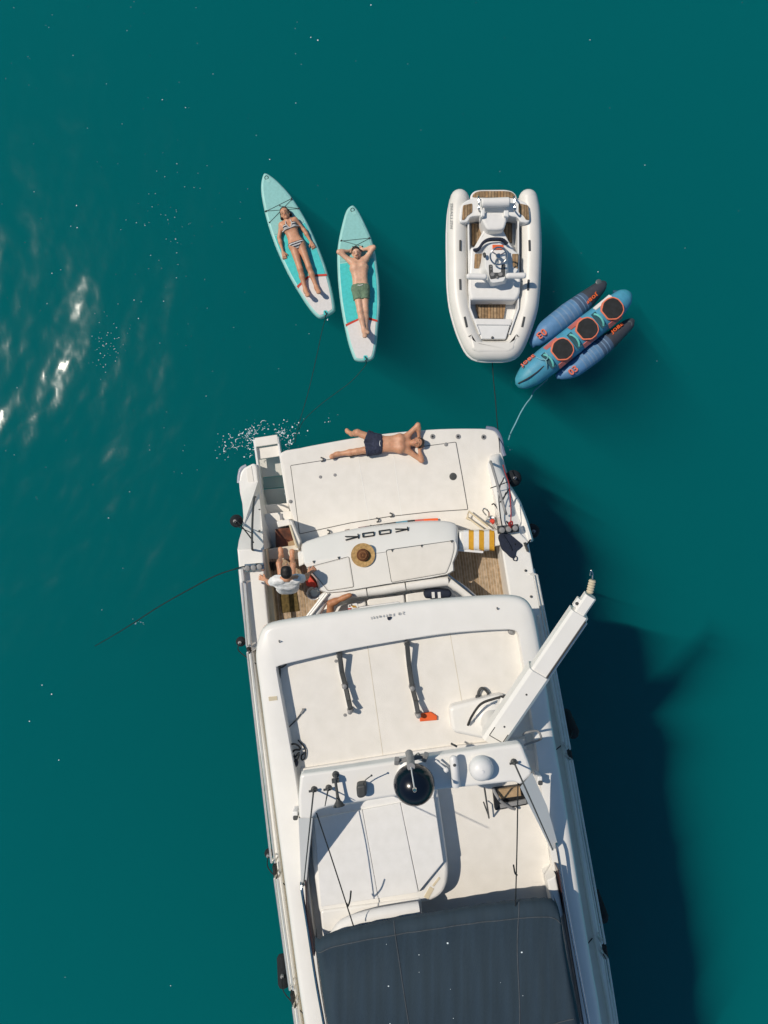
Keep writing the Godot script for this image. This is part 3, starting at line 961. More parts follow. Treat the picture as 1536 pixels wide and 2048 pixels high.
	lathe(s, c1 - cd * 0.06 - cx * 0.095 + Vector3(0, 0.04, 0), [Vector2(0.022, 0), Vector2(0.022, 0.02), Vector2(0, 0.024)], 12)
	lathe(s, c0.lerp(c1, 0.36) + Vector3(0, 0.15, 0), [Vector2(0.014, 0), Vector2(0.014, 0.01), Vector2(0, 0.012)], 8)
	lathe(s, c0.lerp(c1, 0.12) + Vector3(0, 0.15, 0), [Vector2(0.014, 0), Vector2(0.014, 0.01), Vector2(0, 0.012)], 8)
	part(s, "bolt", M.dark_grey, cp)
	s = Shape.new()
	for k in 5:
		var p := c1 + cd * 0.16 - cx * (0.03 + 0.012 * k) + cd * 0.032 * k
		lathe(s, p, [Vector2(0.036, -0.02), Vector2(0.048, 0.0), Vector2(0.036, 0.02), Vector2(0, 0.022)], 14, (cd - cx * 0.3).normalized())
	part(s, "rope_coil", M.cream, cp)
	s = Shape.new()
	tube(s, curve3([c1 + cd * 0.3 - cx * 0.08, c1 + cd * 0.38 - cx * 0.13, c1 + cd * 0.40 - cx * 0.17, c1 + cd * 0.34 - cx * 0.14], 4), 0.010, 6)
	part(s, "hook", M.steel, cp)
	s = Shape.new()
	bar(s, spot(1010, 1395, 4.5), spot(1000, 1432, 4.5), 0.14, 0.2, Vector3.UP, 0.2)
	bar(s, spot(975, 1462, 4.35), spot(1004, 1478, 4.35), 0.2, 0.3, Vector3.UP, 0.2)
	part(s, "slew_box", M.gel, cp)
	s = Shape.new()
	tube(s, curve3([spot(936, 1450, 4.16), spot(944, 1432, 4.3), spot(962, 1408, 4.4), spot(990, 1397, 4.5), spot(1016, 1391, 4.6)], 6), 0.018, 8)
	part(s, "hose", M.seal, cp)
	s = Shape.new()
	slab(s, flat([979, 1424, 985, 1418, 986, 1424, 978, 1436], 4.13), 4.1, 4.14)
	part(s, "access_slot", M.seal, cp)
	s = Shape.new()
	for k in 2: bar(s, c0 + cd * 0.06 + cx * (-0.1 + 0.2 * k) + Vector3(0, 0.152, 0), c0 + cd * 0.2 + cx * (-0.1 + 0.2 * k) + Vector3(0, 0.152, 0), 0.012, 0.01)
	bar(s, c0 + cd * 0.06 - cx * 0.1 + Vector3(0, 0.152, 0), c0 + cd * 0.06 + cx * 0.1 + Vector3(0, 0.152, 0), 0.012, 0.01)
	part(s, "boom_joint", M.seal, cp)
	# steps and rail beside the crane
	s = Shape.new()
	tube(s, curve3([spot(1047, 1470, 4.25), spot(1050, 1466, 4.55), spot(1074, 1462, 4.55), spot(1082, 1474, 4.55), spot(1078, 1480, 4.4), spot(1048, 1490, 4.4)], 6), 0.016, 8)
	part(s, "grab_rail", M.grey, fly)
	# --- equipment arch over the flybridge
	var ah := 5.2
	var arch := turned(fillet(flat([600, 1549, 690, 1537, 790, 1522, 880, 1510, 960, 1498, 1043, 1487, 1056, 1518, 1066, 1548, 1042, 1572, 1030, 1564, 960, 1572, 880, 1580, 800, 1592, 745, 1601, 660, 1614, 634, 1622, 624, 1640, 598, 1640, 596, 1600], ah), 0.05, 3))
	s = Shape.new()
	slab(s, arch, ah - 0.16, ah, 0.04)
	var ap := part(s, "equipment_arch", M.gel, yacht)
	for e in [[[597, 1636, 625, 1636], [600, 1705, 618, 1705], [602, 1772, 612, 1772]], [[1040, 1574, 1064, 1545], [1073, 1640, 1094, 1612], [1104, 1702, 1116, 1690]]]:
		s = Shape.new()
		var hs := [5.2, 4.75, 4.28]
		for k in 2:
			var a := spot(e[k][0], e[k][1], hs[k]); var b := spot(e[k][2], e[k][3], hs[k])
			var d := spot(e[k + 1][0], e[k + 1][1], hs[k + 1]); var f := spot(e[k + 1][2], e[k + 1][3], hs[k + 1])
			var dn := Vector3(0, -0.16, 0)
			s.quad(a, d, f, b); s.quad(b + dn, f + dn, d + dn, a + dn)
			s.quad(a + dn, d + dn, d, a); s.quad(b, f, f + dn, b + dn)
			if k == 1: s.quad(d, d + dn, f + dn, f)
		part(s, "arch_leg", M.gel, ap)
	# solid side panel under the leg on the sunlit side
	s = Shape.new()
	var top_e := line([611, 1600, 5.1, 611, 1640, 5.08, 608, 1705, 4.66, 607, 1772, 4.24])
	for k in 3:
		var a: Vector3 = top_e[k]; var b: Vector3 = top_e[k + 1]
		var a0 := Vector3(a.x, 4.05, a.z); var b0 := Vector3(b.x, 4.05, b.z); var th := Vector3(0.03, 0, 0)
		s.quad(a + th, a0 + th, b0 + th, b + th); s.quad(b - th, b0 - th, a0 - th, a - th)
		s.quad(a - th, a + th, b + th, b - th)
		if k == 0: s.quad(a - th, a0 - th, a0 + th, a + th)
	part(s, "arch_side_panel", M.gel, ap)
	# step in the deck behind the arch
	s = Shape.new()
	slab(s, flat([602, 1538, 700, 1523, 800, 1507, 900, 1493, 1050, 1476, 1056, 1500, 900, 1514, 800, 1528, 600, 1556], 3.98), deck_y - 0.02, 3.985, 0.02)
	part(s, "deck_step", M.deck, deck)
	for p in [[643, 1540, 663, 1537], [692, 1532, 705, 1530], [902, 1487, 914, 1493]]:
		s = Shape.new()
		bar(s, spot(p[0], p[1], 4.27), spot(p[2], p[3], 4.27), 0.025, 0.03)
		part(s, "catch", M.dark_grey, deck)
	# dark glossy dome on a bracket, with a mast light above it
	s = Shape.new()
	var dc := spot(828, 1567, 5.55)
	lathe(s, dc, [Vector2(0, -0.20), Vector2(0.13, -0.18), Vector2(0.225, -0.08), Vector2(0.255, 0.02), Vector2(0.247, 0.09), Vector2(0.222, 0.16), Vector2(0.175, 0.22), Vector2(0.11, 0.262), Vector2(0.05, 0.28), Vector2(0, 0.284)], 32)
	var dome := part(s, "satellite_dome", M.dome, yacht, 60.0)
	s = Shape.new()
	lathe(s, dc - Vector3(0, 0.36, 0), [Vector2(0.2, 0), Vector2(0.2, 0.03), Vector2(0.09, 0.08), Vector2(0.09, 0.22)], 20)
	part(s, "dome_foot", M.white_plastic, dome)
	s = Shape.new()
	tube(s, [spot(818, 1506, 5.3), spot(821, 1518, 5.45), spot(822, 1534, 5.7)], 0.05, 12)
	bar(s, spot(795, 1522, 5.3), spot(852, 1511, 5.3), 0.05, 0.05)
	bar(s, spot(848, 1520, 5.3), spot(853, 1508, 5.38), 0.06, 0.06)
	bar(s, spot(793, 1526, 5.26), spot(794, 1518, 5.36), 0.06, 0.06)
	tube(s, curve3([spot(830, 1512, 5.3), spot(836, 1506, 5.36), spot(840, 1510, 5.3)], 4), 0.008, 6)
	part(s, "bracket", M.grey, dome)
	s = Shape.new()
	tube(s, [spot(822, 1535, 5.7), spot(829, 1578, 6.15)], 0.008, 8)
	var mast := part(s, "light_mast", M.white_plastic, dome)
	s = Shape.new()
	lathe(s, spot(829, 1578, 6.13), [Vector2(0.012, 0), Vector2(0.026, 0.01), Vector2(0.022, 0.05), Vector2(0.01, 0.065), Vector2(0, 0.065)], 10)
	part(s, "light", M.steel, dome)
	# radar dome, aerial pod, horn, small lamp
	s = Shape.new()
	lathe(s, spot(961, 1533, ah), [Vector2(0.13, 0), Vector2(0.155, 0.03), Vector2(0.155, 0.10), Vector2(0.13, 0.16), Vector2(0.08, 0.19), Vector2(0.02, 0.2), Vector2(0.018, 0.21), Vector2(0, 0.212)], 28)
	part(s, "radar_dome", M.white_plastic, ap)
	s = Shape.new()
	var pod := curve3([spot(905, 1511, 5.34), spot(907, 1520, 5.36), spot(910, 1545, 5.36), spot(912, 1570, 5.28)], 5)
	tube(s, pod, [0.015, 0.03, 0.043, 0.05, 0.052, 0.052, 0.052, 0.052, 0.052, 0.052, 0.052, 0.052, 0.054, 0.056, 0.058, 0.058], 12)
	bar(s, spot(909, 1520, 5.24), spot(911, 1568, 5.24), 0.09, 0.1, Vector3.UP, 0.3)
	var podp := part(s, "aerial_pod", M.white_plastic, ap)
	s = Shape.new()
	lathe(s, spot(909, 1530, 5.405), [Vector2(0.02, 0), Vector2(0.02, 0.012), Vector2(0, 0.016)], 12)
	part(s, "pod_button", M.dark_grey, ap)
	s = Shape.new()
	ball(s, spot(892, 1540, 5.34), 0.035, 0.03, 0.035, 14, 8)
	tube(s, [spot(892, 1540, 5.2), spot(892, 1540, 5.32)], 0.015, 8)
	bar(s, spot(871, 1521, 5.33), spot(890, 1537, 5.33), 0.025, 0.02)
	part(s, "wind_vane", M.white_plastic, ap)
	s = Shape.new()
	var h0 := spot(670, 1556, 5.33); var h1 := spot(678, 1612, 5.36)
	tube(s, curve3([h0, h0.lerp(h1, 0.3), h0.lerp(h1, 0.65), h0.lerp(h1, 0.85), h1], 3), [0.025, 0.02, 0.018, 0.018, 0.018, 0.019, 0.02, 0.024, 0.03, 0.04, 0.055, 0.062, 0.078], 14)
	lathe(s, h0 + Vector3(0, -0.14, 0), [Vector2(0.045, 0), Vector2(0.045, 0.02), Vector2(0.022, 0.04), Vector2(0.022, 0.16), Vector2(0, 0.17)], 14)
	bar(s, spot(664, 1562, 5.3), spot(678, 1560, 5.3), 0.05, 0.06)
	part(s, "horn", M.dark_grey, ap)
	s = Shape.new()
	slab(s, fillet(flat([712, 1572, 732, 1569, 734, 1592, 723, 1598, 714, 1596], 5.36), 0.04, 3), ah, 5.36, 0.03)
	tube(s, curve3([spot(727, 1568, 5.3), spot(731, 1560, 5.4), spot(743, 1551, 5.5)], 4), 0.007, 6)
	ball(s, spot(743, 1551, 5.5), 0.014, 0.014, 0.014, 8, 6)
	part(s, "deck_lamp", M.dark_grey, ap)
	# whip aerials standing on the arch
	for w in [[628, 1578, 607, 1772, 7.3], [1027, 1523, 1106, 1700, 7.3], [657, 1575, 650, 1612, 5.7]]:
		s = Shape.new()
		var a := spot(w[0], w[1], ah)
		tube(s, [a + Vector3(0, 0.05, 0), spot(w[2], w[3], w[4])], [0.012, 0.006], 6)
		lathe(s, a, [Vector2(0.04, 0), Vector2(0.04, 0.015), Vector2(0.016, 0.03), Vector2(0.016, 0.1), Vector2(0, 0.11)], 12)
		bar(s, a + Vector3(-0.06, 0.06, 0.01), a + Vector3(0.05, 0.06, -0.01), 0.025, 0.025)
		part(s, "whip_aerial", M.dark_grey, ap)
	# small navigation lamps on the outer sides
	for p in [[590, 1631, 4.35], [1080, 1561, 4.35]]:
		s = Shape.new()
		slab(s, fillet(flat([p[0] - 5, p[1] - 8, p[0] + 5, p[1] - 8, p[0] + 5, p[1] + 9, p[0] - 5, p[1] + 9], p[2]), 0.02, 2), 4.1, p[2], 0.015)
		var lamp := part(s, "side_lamp", M.white_plastic, fly)
		s = Shape.new()
		slab(s, fillet(flat([p[0] - 4, p[1], p[0] + 5.5, p[1], p[0] + 5.5, p[1] + 9.5, p[0] - 4, p[1] + 9.5], p[2]), 0.02, 2), 4.12, p[2] + 0.01, 0.01)
		part(s, "shade", M.dark_grey, fly)
	# sunpad: moulded base and a quilted cushion in panels
	s = Shape.new()
	var sb := fillet(flat([620, 1600, 874, 1566, 884, 1640, 894, 1710, 898, 1750, 890, 1785, 866, 1802, 838, 1808, 640, 1840, 624, 1720], 4.27), 0.16, 5)
	slab(s, sb, deck_y - 0.02, 4.27, 0.05)
	var pad := part(s, "sunpad_base", M.gel, yacht)
	for c in [[628, 1638, 724.6, 1620, 756.6, 1797, 642, 1814], [725.2, 1620, 800.6, 1606, 837, 1785, 757.2, 1797], [801.2, 1606, 868, 1596, 887, 1724, 838, 1784.5]]:
		s = Shape.new()
		slab(s, fillet(flat(c, 4.36), 0.01, 2), 4.25, 4.36, 0.010, 2)
		part(s, "sunpad_cushion", M.cushion, pad)
	s = Shape.new()
	slab(s, flat([626, 1620, 870, 1578, 868, 1596, 626, 1638], 4.33), 4.25, 4.33, 0.02)
	part(s, "bolster", M.cushion, pad)
	s = Shape.new()
	bar(s, spot(879, 1755, 4.272), spot(866, 1772, 4.272), 0.03, 0.012); bar(s, spot(864, 1775, 4.272), spot(852, 1796, 4.272), 0.07, 0.012)
	part(s, "cup_recess", M.cream, pad)
	# helm seat moulding in front of the sunpad
	s = Shape.new()
	slab(s, fillet(flat([640, 1822, 760, 1806, 842, 1796, 846, 1850, 760, 1880, 648, 1900], 4.3), 0.05, 3), deck_y - 0.02, 4.3, 0.03)
	var helm := part(s, "helm_seat", M.gel, yacht)
	s = Shape.new()
	tube(s, curve3([spot(668, 1880, 4.42), spot(690, 1852, 4.46), spot(740, 1835, 4.48), spot(800, 1824, 4.48), spot(838, 1818, 4.46)], 5), 0.10, 12)
	part(s, "backrest", M.cushion, helm)
	s = Shape.new()
	slab(s, flat([1094, 1762, 1112, 1752, 1128, 1830, 1112, 1850], 4.3), deck_y - 0.02, 4.3, 0.03)
	part(s, "side_locker", M.gel, yacht)
	# open locker under the arch on the crane side
	s = Shape.new()
	slab(s, fillet(flat([985, 1578, 1048, 1570, 1056, 1610, 990, 1622], 4.0), 0.03, 3), deck_y - 0.01, 4.0, 0.015)
	var lk := part(s, "open_locker", M.black, yacht)
	s = Shape.new()
	slab(s, flat([995, 1580, 1040, 1574, 1043, 1592, 1000, 1598], 4.05), 3.98, 4.05, 0.01)
	part(s, "plywood_lid", M.card, lk)
	s = Shape.new()
	tube(s, curve3([spot(986, 1578, 4.1), spot(994, 1592, 4.15), spot(1003, 1604, 4.15), spot(1020, 1615, 4.1), spot(1030, 1618, 4.05)], 4), 0.022, 8)
	bar(s, spot(1000, 1612, 4.06), spot(1052, 1602, 4.06), 0.06, 0.05)
	part(s, "hinge_arm", M.grey, lk)
	s = Shape.new()
	tube(s, [spot(969, 1576, 4.9), spot(978, 1636, 4.05)], 0.012, 6)
	tube(s, [spot(967, 1604, 4.05), spot(970, 1612, 4.12), spot(978, 1634, 4.05)], 0.010, 6)
	part(s, "prop_rod", M.dark_grey, lk)
	# tinted screens along both sides
	for e in [[[612, 1690, 4.1], [617, 1800, 4.1], [632, 1890, 4.1]], [[1108, 1722, 4.1], [1125, 1830, 4.1], [1160, 2040, 4.1]]]:
		s = Shape.new()
		for k in 2:
			var a := spot(e[k][0], e[k][1], 4.1); var b := spot(e[k + 1][0], e[k + 1][1], 4.1)
			bar(s, a + Vector3(0, 0.13, 0), b + Vector3(0, 0.13, 0), 0.016, 0.28)
		part(s, "wind_screen", M.glass_dark, fly)
	for e in [[603, 1772, 615, 1850, 632, 1960, 648, 2048, 668, 2160], [1114, 1695, 1128, 1780, 1150, 1900, 1178, 2048]]:
		s = Shape.new()
		var path := line(e, 4.36)
		tube(s, curve3([path[0] - Vector3(0, 0.25, 0)] + path, 5), 0.02, 8)
		part(s, "fly_rail", M.steel, fly)
	# canvas cover over the helm: edges roll down, sagging a little between its bows
	make_cover()

func make_cover() -> void:
	var s := Shape.new()
	var h := 4.82
	var lf := [[627, 1896], [636, 1950], [652, 2048], [668, 2140], [690, 2260]]
	var rf := [[1122, 1826], [1138, 1920], [1163, 2048], [1180, 2140], [1196, 2250]]
	var nu := 60; var nv := 44
	var aft := [[627, 1896], [660, 1876], [720, 1859], [800, 1843], [880, 1829], [960, 1816], [1030, 1808], [1080, 1804], [1108, 1808], [1122, 1826]]
	var pick := func(a: Array, t: float) -> Vector2:
		var x := t * (a.size() - 1)
		var i := mini(int(x), a.size() - 2)
		var p0 := Vector2(a[maxi(i - 1, 0)][0], a[maxi(i - 1, 0)][1]); var p1 := Vector2(a[i][0], a[i][1])
		var p2 := Vector2(a[i + 1][0], a[i + 1][1]); var p3 := Vector2(a[mini(i + 2, a.size() - 1)][0], a[mini(i + 2, a.size() - 1)][1])
		return p1.cubic_interpolate(p2, p0, p3, x - i)
	var rng := FastNoiseLite.new()
	rng.seed = 4; rng.frequency = 1.4
	var g := []
	for j in nv + 1:
		var v := float(j) / nv
		var row := []
		for i in nu + 1:
			var u := float(i) / nu
			var a: Vector2 = pick.call(aft, u)
			var l: Vector2 = pick.call(lf, v); var r: Vector2 = pick.call(rf, v)
			var e0 := Vector2(lf[0][0], lf[0][1]); var e1 := Vector2(rf[0][0], rf[0][1])
			var p := l.lerp(r, u) + (a - e0.lerp(e1, u)) * (1.0 - v)
			var side := minf(u, 1.0 - u)
			var roll := 0.14 * pow(1.0 - clampf(side / 0.06, 0.0, 1.0), 2.0) + 0.10 * pow(1.0 - clampf(v / 0.10, 0.0, 1.0), 2.0)
			var bow := 0.04 * cos((v - 0.02) * TAU * 2.4) + 0.08 * sin(u * PI)
			var w := spot(p.x, p.y, h)
			var y := h - roll + bow * 0.6 + 0.014 * rng.get_noise_2d(w.x * 2.2, w.z * 0.45) + 0.006 * rng.get_noise_2d(w.x * 7.0 + 9.0, w.z * 0.9)
			w.y = y
			row.append(w)
		g.append(row)
	for j in nv:
		for i in nu:
			s.quad(g[j][i], g[j + 1][i], g[j + 1][i + 1], g[j][i + 1])
	# hanging hem
	for i in nu:
		var d0 := Vector3(0, -0.07 - 0.012 * sin(i * 1.7), 0); var d1 := Vector3(0, -0.07 - 0.012 * sin((i + 1) * 1.7), 0)
		s.quad(g[0][i + 1], g[0][i + 1] + d1, g[0][i] + d0, g[0][i])
	for j in nv:
		var d := Vector3(0, -0.28, 0)
		s.quad(g[j][0], g[j][0] + d, g[j + 1][0] + d, g[j + 1][0])
		s.quad(g[j + 1][nu], g[j + 1][nu] + d, g[j][nu] + d, g[j][nu])
	var cover := part(s, "canvas_cover", M.canvas, yacht, 60.0)
	# stitched seams standing a little proud
	var sm := mat(0.085, 0.10, 0.12, 0.9, 0.2, 0.5, 3.0)
	for c in [["u", 19, 0, 44], ["u", 41, 0, 44], ["v", 4, 2, 58], ["v", 23, 4, 57], ["v", 26, 2, 58]]:
		s = Shape.new()
		var path := []
		for k in range(c[2], c[3] + 1):
			var w: Vector3 = g[k][c[1]] if c[0] == "u" else g[clampi(c[1] + int(round(-2.0 * pow((k - 30) / 30.0, 2.0) * (1.0 if c[1] > 10 else 0.0))), 0, nv)][k]
			path.append(w + Vector3(0, 0.003, 0))
		if c[1] > 10 and c[0] == "v":
			path.clear()
			for k in range(c[2], c[3] + 1):
				var x: float = c[1] + 3.0 - 5.0 * pow((k - 28) / 30.0, 2.0) 
				var i0 := int(x)
				path.append(g[i0][k].lerp(g[i0 + 1][k], x - i0) + Vector3(0, 0.003, 0))
		tube(s, path, 0.0065, 5)
		part(s, "seam", sm, cover)
	# white spots of bird lime
	s = Shape.new()
	for p in [[838, 1908, 2.2], [895, 1884, 3.2], [866, 1926, 1.6], [1043, 1903, 3.0], [777, 1968, 2.4], [773, 1885, 1.2], [1044, 1985, 1.2], [906, 2031, 1.4], [838, 1941, 1.2], [1000, 1960, 0.9], [780, 2043, 2.0], [900, 1972, 1.0]]:
		var at := spot(p[0], p[1], h)
		var best := 1e9; var y := h
		for j in range(0, nv, 1):
			for i in range(0, nu, 2):
				var d: float = Vector2(g[j][i].x - at.x, g[j][i].z - at.z).length_squared()
				if d < best:
					best = d; y = g[j][i].y
		at.y = y + 0.002
		ball(s, at, p[2] * 0.0042, 0.003, p[2] * 0.0038, 8, 4)
	var lime := part(s, "bird_lime", M.foam, cover)
	lime.set_meta("kind", "stuff")

# ---------- paddleboards ----------

func paddleboard(outline: Array, label: String, valve: Array, zone: Array, stripe: Array, bungees: Array, notch: Array) -> Node3D:
	var top := 0.115
	var p := turned(curvy(flat(outline, top), 3))
	var mid := Vector2.ZERO
	for q in p: mid += q / p.size()
	var t := thing("paddleboard", label, "paddleboard", Vector3(mid.x, 0.0, mid.y), "paddleboards floating behind the yacht")
	var s := Shape.new()
	stack(s, [inset(p, 0.04), inset(p, 0.008), p, inset(p, 0.006), inset(p, 0.022), inset(p, 0.045)], [-0.035, -0.01, 0.04, 0.08, 0.106, top])
	var hull := part(s, "board", M.mint, t, 50.0)
	var deck := inset(p, 0.055)
	# deck pads cut to the outline
	var ends := [["nose_pad", M.mint_pad, zone[0]], ["deck_pad", M.aqua, zone[1]], ["tail_pad", M.tail_pad, zone[2]]]
	for e in ends:
		var k := 0
		for piece in Geometry2D.intersect_polygons(deck, flat(e[2], top)):
			if absf(area2(piece)) < 0.003: continue
			s = Shape.new()
			slab(s, piece, top - 0.004, top + 0.008, 0.003, 1)
			part(s, e[0], e[1], t)
	for k in 2:
		for piece in Geometry2D.intersect_polygons(inset(p, 0.03), flat(stripe[k], top)):
			s = Shape.new()
			slab(s, piece, top - 0.03, top + 0.010)
			part(s, "stripe", M.red, t)
	s = Shape.new()
	lathe(s, spot(valve[0], valve[1], top), [Vector2(0.042, 0), Vector2(0.042, 0.01), Vector2(0.03, 0.014), Vector2(0.028, 0.006), Vector2(0, 0.006)], 16)
	part(s, "valve", M.seal, t)
	s = Shape.new()
	slab(s, fillet(flat([valve[0] - 2, valve[1] + 4, valve[0] + 5, valve[1] + 2, valve[0] + 8, valve[1] + 9, valve[0] + 2, valve[1] + 11], top), 0.03, 3), top, top + 0.012)
	part(s, "valve_patch", M.mint, t)
	s = Shape.new()
	for b in bungees: tube(s, [spot(b[0], b[1], top + 0.014), spot(b[2], b[3], top + 0.014)], 0.004, 6)
	part(s, "bungee", M.seal, t)
	s = Shape.new()
	var seen_at := {}
	for b in bungees:
		for e in [[b[0], b[1]], [b[2], b[3]]]:
			if not seen_at.has(e):
				seen_at[e] = true
				lathe(s, spot(e[0], e[1], top), [Vector2(0.014, 0), Vector2(0.014, 0.014), Vector2(0, 0.02)], 8)
	part(s, "bungee_eye", M.seal, t)
	s = Shape.new()
	slab(s, fillet(flat([notch[0] - 4, notch[1] - 5, notch[0] + 4, notch[1] - 5, notch[0] + 4, notch[1] + 4, notch[0] - 4, notch[1] + 4], top), 0.02, 3), top, top + 0.012)
	part(s, "leash_patch", M.aqua, t)
	s = Shape.new()
	tube(s, [spot(notch[0] - 1, notch[1] - 3, top + 0.015), spot(notch[0] + 2, notch[1] + 2, top + 0.05), spot(notch[0], notch[1] + 6, top + 0.01)], 0.012, 6)
	part(s, "tail_loop", M.seal, t)
	return t

func make_boards() -> void:
	paddleboard([529, 344.4, 523, 356, 521, 374, 523, 394, 528, 420, 536, 450, 546, 480, 558, 510, 574, 544, 592, 576, 612, 608, 628, 628, 640, 636, 652, 632, 666, 624, 670, 616, 666, 588, 658, 554, 648, 522, 634, 486, 618, 450, 600, 418, 580, 388, 560, 366, 544, 352],
		"turquoise paddleboard carrying the woman in the striped bikini", [533, 355.5],
		[[480, 320, 620, 320, 640, 425, 580, 460, 520, 480, 480, 480], [480, 485, 520, 482, 580, 462, 642, 427, 720, 540, 658, 548, 633, 550, 615, 553, 590, 578, 520, 620], [590, 581, 617, 556, 634, 554, 662, 552, 740, 540, 720, 680, 560, 680]],
		[[585, 580, 616, 551.5, 620, 553.5, 589, 583.5], [618, 551, 634, 548.8, 670, 547, 670, 551, 634, 553, 620, 555]],
		[[531, 423, 583, 397], [533, 422, 598, 417], [539, 445, 583, 399], [598, 417, 560, 412]], [651, 626])
	paddleboard([704, 409, 692, 420, 683, 450, 677, 478, 674, 504, 674.5, 540, 677, 576, 682, 616, 689, 654, 697, 688, 706, 714, 712, 721, 724, 723, 738, 721, 748, 714, 753, 690, 757, 650, 760, 610, 759, 570, 756, 540, 751, 506, 744, 478, 732, 450, 720, 426, 712, 414],
		"turquoise paddleboard carrying the man in green shorts", [705, 420],
		[[640, 390, 780, 390, 780, 505, 718, 520, 640, 530], [640, 533, 718, 523, 780, 508, 790, 640, 758, 642, 727, 633, 690, 648, 640, 668], [640, 674, 690, 651.5, 727, 636.5, 758, 645.5, 790, 648, 790, 760, 640, 760]],
		[[680, 654, 727, 632, 727, 636, 682, 658], [727, 632, 764, 642.5, 764, 646.5, 727, 636.5]],
		[[682, 482, 739, 476], [683, 481, 725, 493], [738, 477, 706, 494]], [731, 716])

# ---------- tender ----------

func make_tender() -> void:
	var t := thing("inflatable_tender", "white rigid inflatable tender with teak floor and steering console", "dinghy", spot(987, 560, 0.0))
	var s: Shape
	var cy := 0.35; var R := 0.193
	var cl := [[919, 398], [915, 430], [914, 483], [914.5, 520], [915, 560], [917, 590], [921, 617], [930, 650], [940, 676], [951, 696], [964, 701.5], [987, 702], [1010, 701.5], [1023, 696], [1034, 676], [1044, 650], [1054, 617], [1058, 590], [1060, 560], [1061.5, 520], [1062, 483], [1060, 430], [1056, 398]]
	var path := []
	for p in cl: path.append(spot(p[0], p[1], cy))
	path = curve3(path, 3)
	var rad := []
	for i in path.size():
		var e := minf(i, path.size() - 1 - i)
		rad.append(R * (0.99 if e > 2 else [0.93, 0.97, 0.99][int(e)]))
	s = Shape.new()
	tube(s, path, rad, 20)
	# rounded ends
	for k in 2: ball(s, path[0] if k == 0 else path[-1], R * 0.93, R * 0.93, R * 0.93, 18, 12)
	var tb := part(s, "buoyancy_tube", M.pvc, t, 50.0)
	# rubbing strip round the outside
	s = Shape.new()
	var rub := []
	for i in path.size():
		var f: Vector3 = (path[mini(i + 1, path.size() - 1)] - path[maxi(i - 1, 0)]).normalized()
		var out := f.cross(Vector3.UP).normalized()
		if out.dot(path[i] - spot(987, 540, cy)) < 0.0: out = -out
		rub.append(path[i] + out * R * 0.96 + Vector3(0, -0.05, 0))
	var rr := []
	for i in rub.size(): rr.append(0.028 * clampf(minf(i, rub.size() - 1 - i) / 5.0, 0.05, 1.0))
	tube(s, rub, rr, 6)
	part(s, "rubbing_strip", M.pvc_white, tb)
	# wear patches with grab handles
	for h in [[920.5, 491, 0.0], [920.5, 569, 0.03], [931.5, 644, 0.22], [1059, 491, 0.03], [1056.5, 570, -0.05], [1046.5, 644, -0.22]]:
		s = Shape.new()
		var d := Vector3(sin(h[2]), 0, cos(h[2]))
		var c := spot(h[0], h[1], cy + R * 0.985)
		bar(s, c - d * 0.10, c + d * 0.10, 0.04, 0.03, Vector3.UP, 0.3)
		part(s, "grab_handle", M.dark_grey, tb)
	# hull under the floor
	s = Shape.new()
	slab(s, flat([925, 395, 1052, 395, 1052, 640, 1030, 690, 945, 690, 922, 640], 0.22), -0.18, 0.2, 0.02)
	var hull := part(s, "hull", M.pvc_white, t)
	# inner liner walls
	s = Shape.new()
	for e in [[935, 440, 938, 620, 958, 672], [1034, 440, 1034, 620, 1016, 672]]:
		for k in 2: bar(s, spot(e[k * 2], e[k * 2 + 1], 0.36), spot(e[k * 2 + 2], e[k * 2 + 3], 0.36), 0.03, 0.32, Vector3.UP, 0.2)
	part(s, "liner", M.pvc_white, hull)
	var tk := [M.teak, mat(0.36, 0.235, 0.13, 0.7, 0.3, 0.4, 3.0), mat(0.44, 0.30, 0.175, 0.7, 0.25, 0.4, 3.0)]
	var fl := thing_part("floor", t)
	planks(flat([943, 447, 966, 447, 962, 470, 950, 492, 943, 490], 0.26), 0.265, 0.05, 0.009, 0.0, tk, M.caulk_dark, fl)
	planks(flat([1004, 447, 1024, 447, 1024, 486, 1016, 482, 1006, 465], 0.26), 0.265, 0.05, 0.009, 0.0, tk, M.caulk_dark, fl)
	planks(flat([950, 598, 1013, 598, 1010, 618, 1007, 637, 957, 637, 952, 618], 0.26), 0.265, 0.05, 0.009, 0.0, tk, M.caulk_dark, fl)
	# stern bathing step
	s = Shape.new()
	var st := fillet(flat([940, 400, 941, 390, 948, 382, 960, 379.5, 1011, 379, 1025, 382, 1033, 390, 1034, 400], 0.40), 0.06, 4)
	slab(s, st, 0.1, 0.40, 0.02)
	var step := part(s, "stern_step", M.pvc_white, t)
	planks(fillet(flat([944, 395, 946, 389, 953, 384, 962, 382.5, 1010, 382.5, 1022, 384, 1029, 389, 1031, 396], 0.40), 0.04, 3), 0.412, 0.05, 0.009, 0.0, tk, M.caulk_dark, step)
	# side seats with teak
	for e in [[[937, 398, 952, 396, 966, 398, 966, 430, 940, 434, 937, 444, 921, 446, 918, 440, 920, 416, 925, 406], [926, 411, 944.5, 407, 944.5, 425, 934, 432, 929, 440, 923.5, 440.5]], [[1036, 398, 1024, 396, 1008, 398, 1008, 430, 1035, 434, 1041, 444, 1056, 446, 1061, 440, 1059, 416, 1054, 406], [1037, 407, 1056, 411, 1059, 440.5, 1052, 440, 1047, 432, 1037, 425]]]:
		s = Shape.new()
		slab(s, fillet(flat(e[0], 0.60), 0.05, 4), 0.3, 0.60, 0.025)
		var sd := part(s, "side_seat", M.pvc_white, t)
		planks(fillet(flat(e[1], 0.60), 0.025, 3), 0.611, 0.042, 0.008, 0.0, tk, M.caulk_dark, sd)
	# aft bench and bolster
	s = Shape.new()
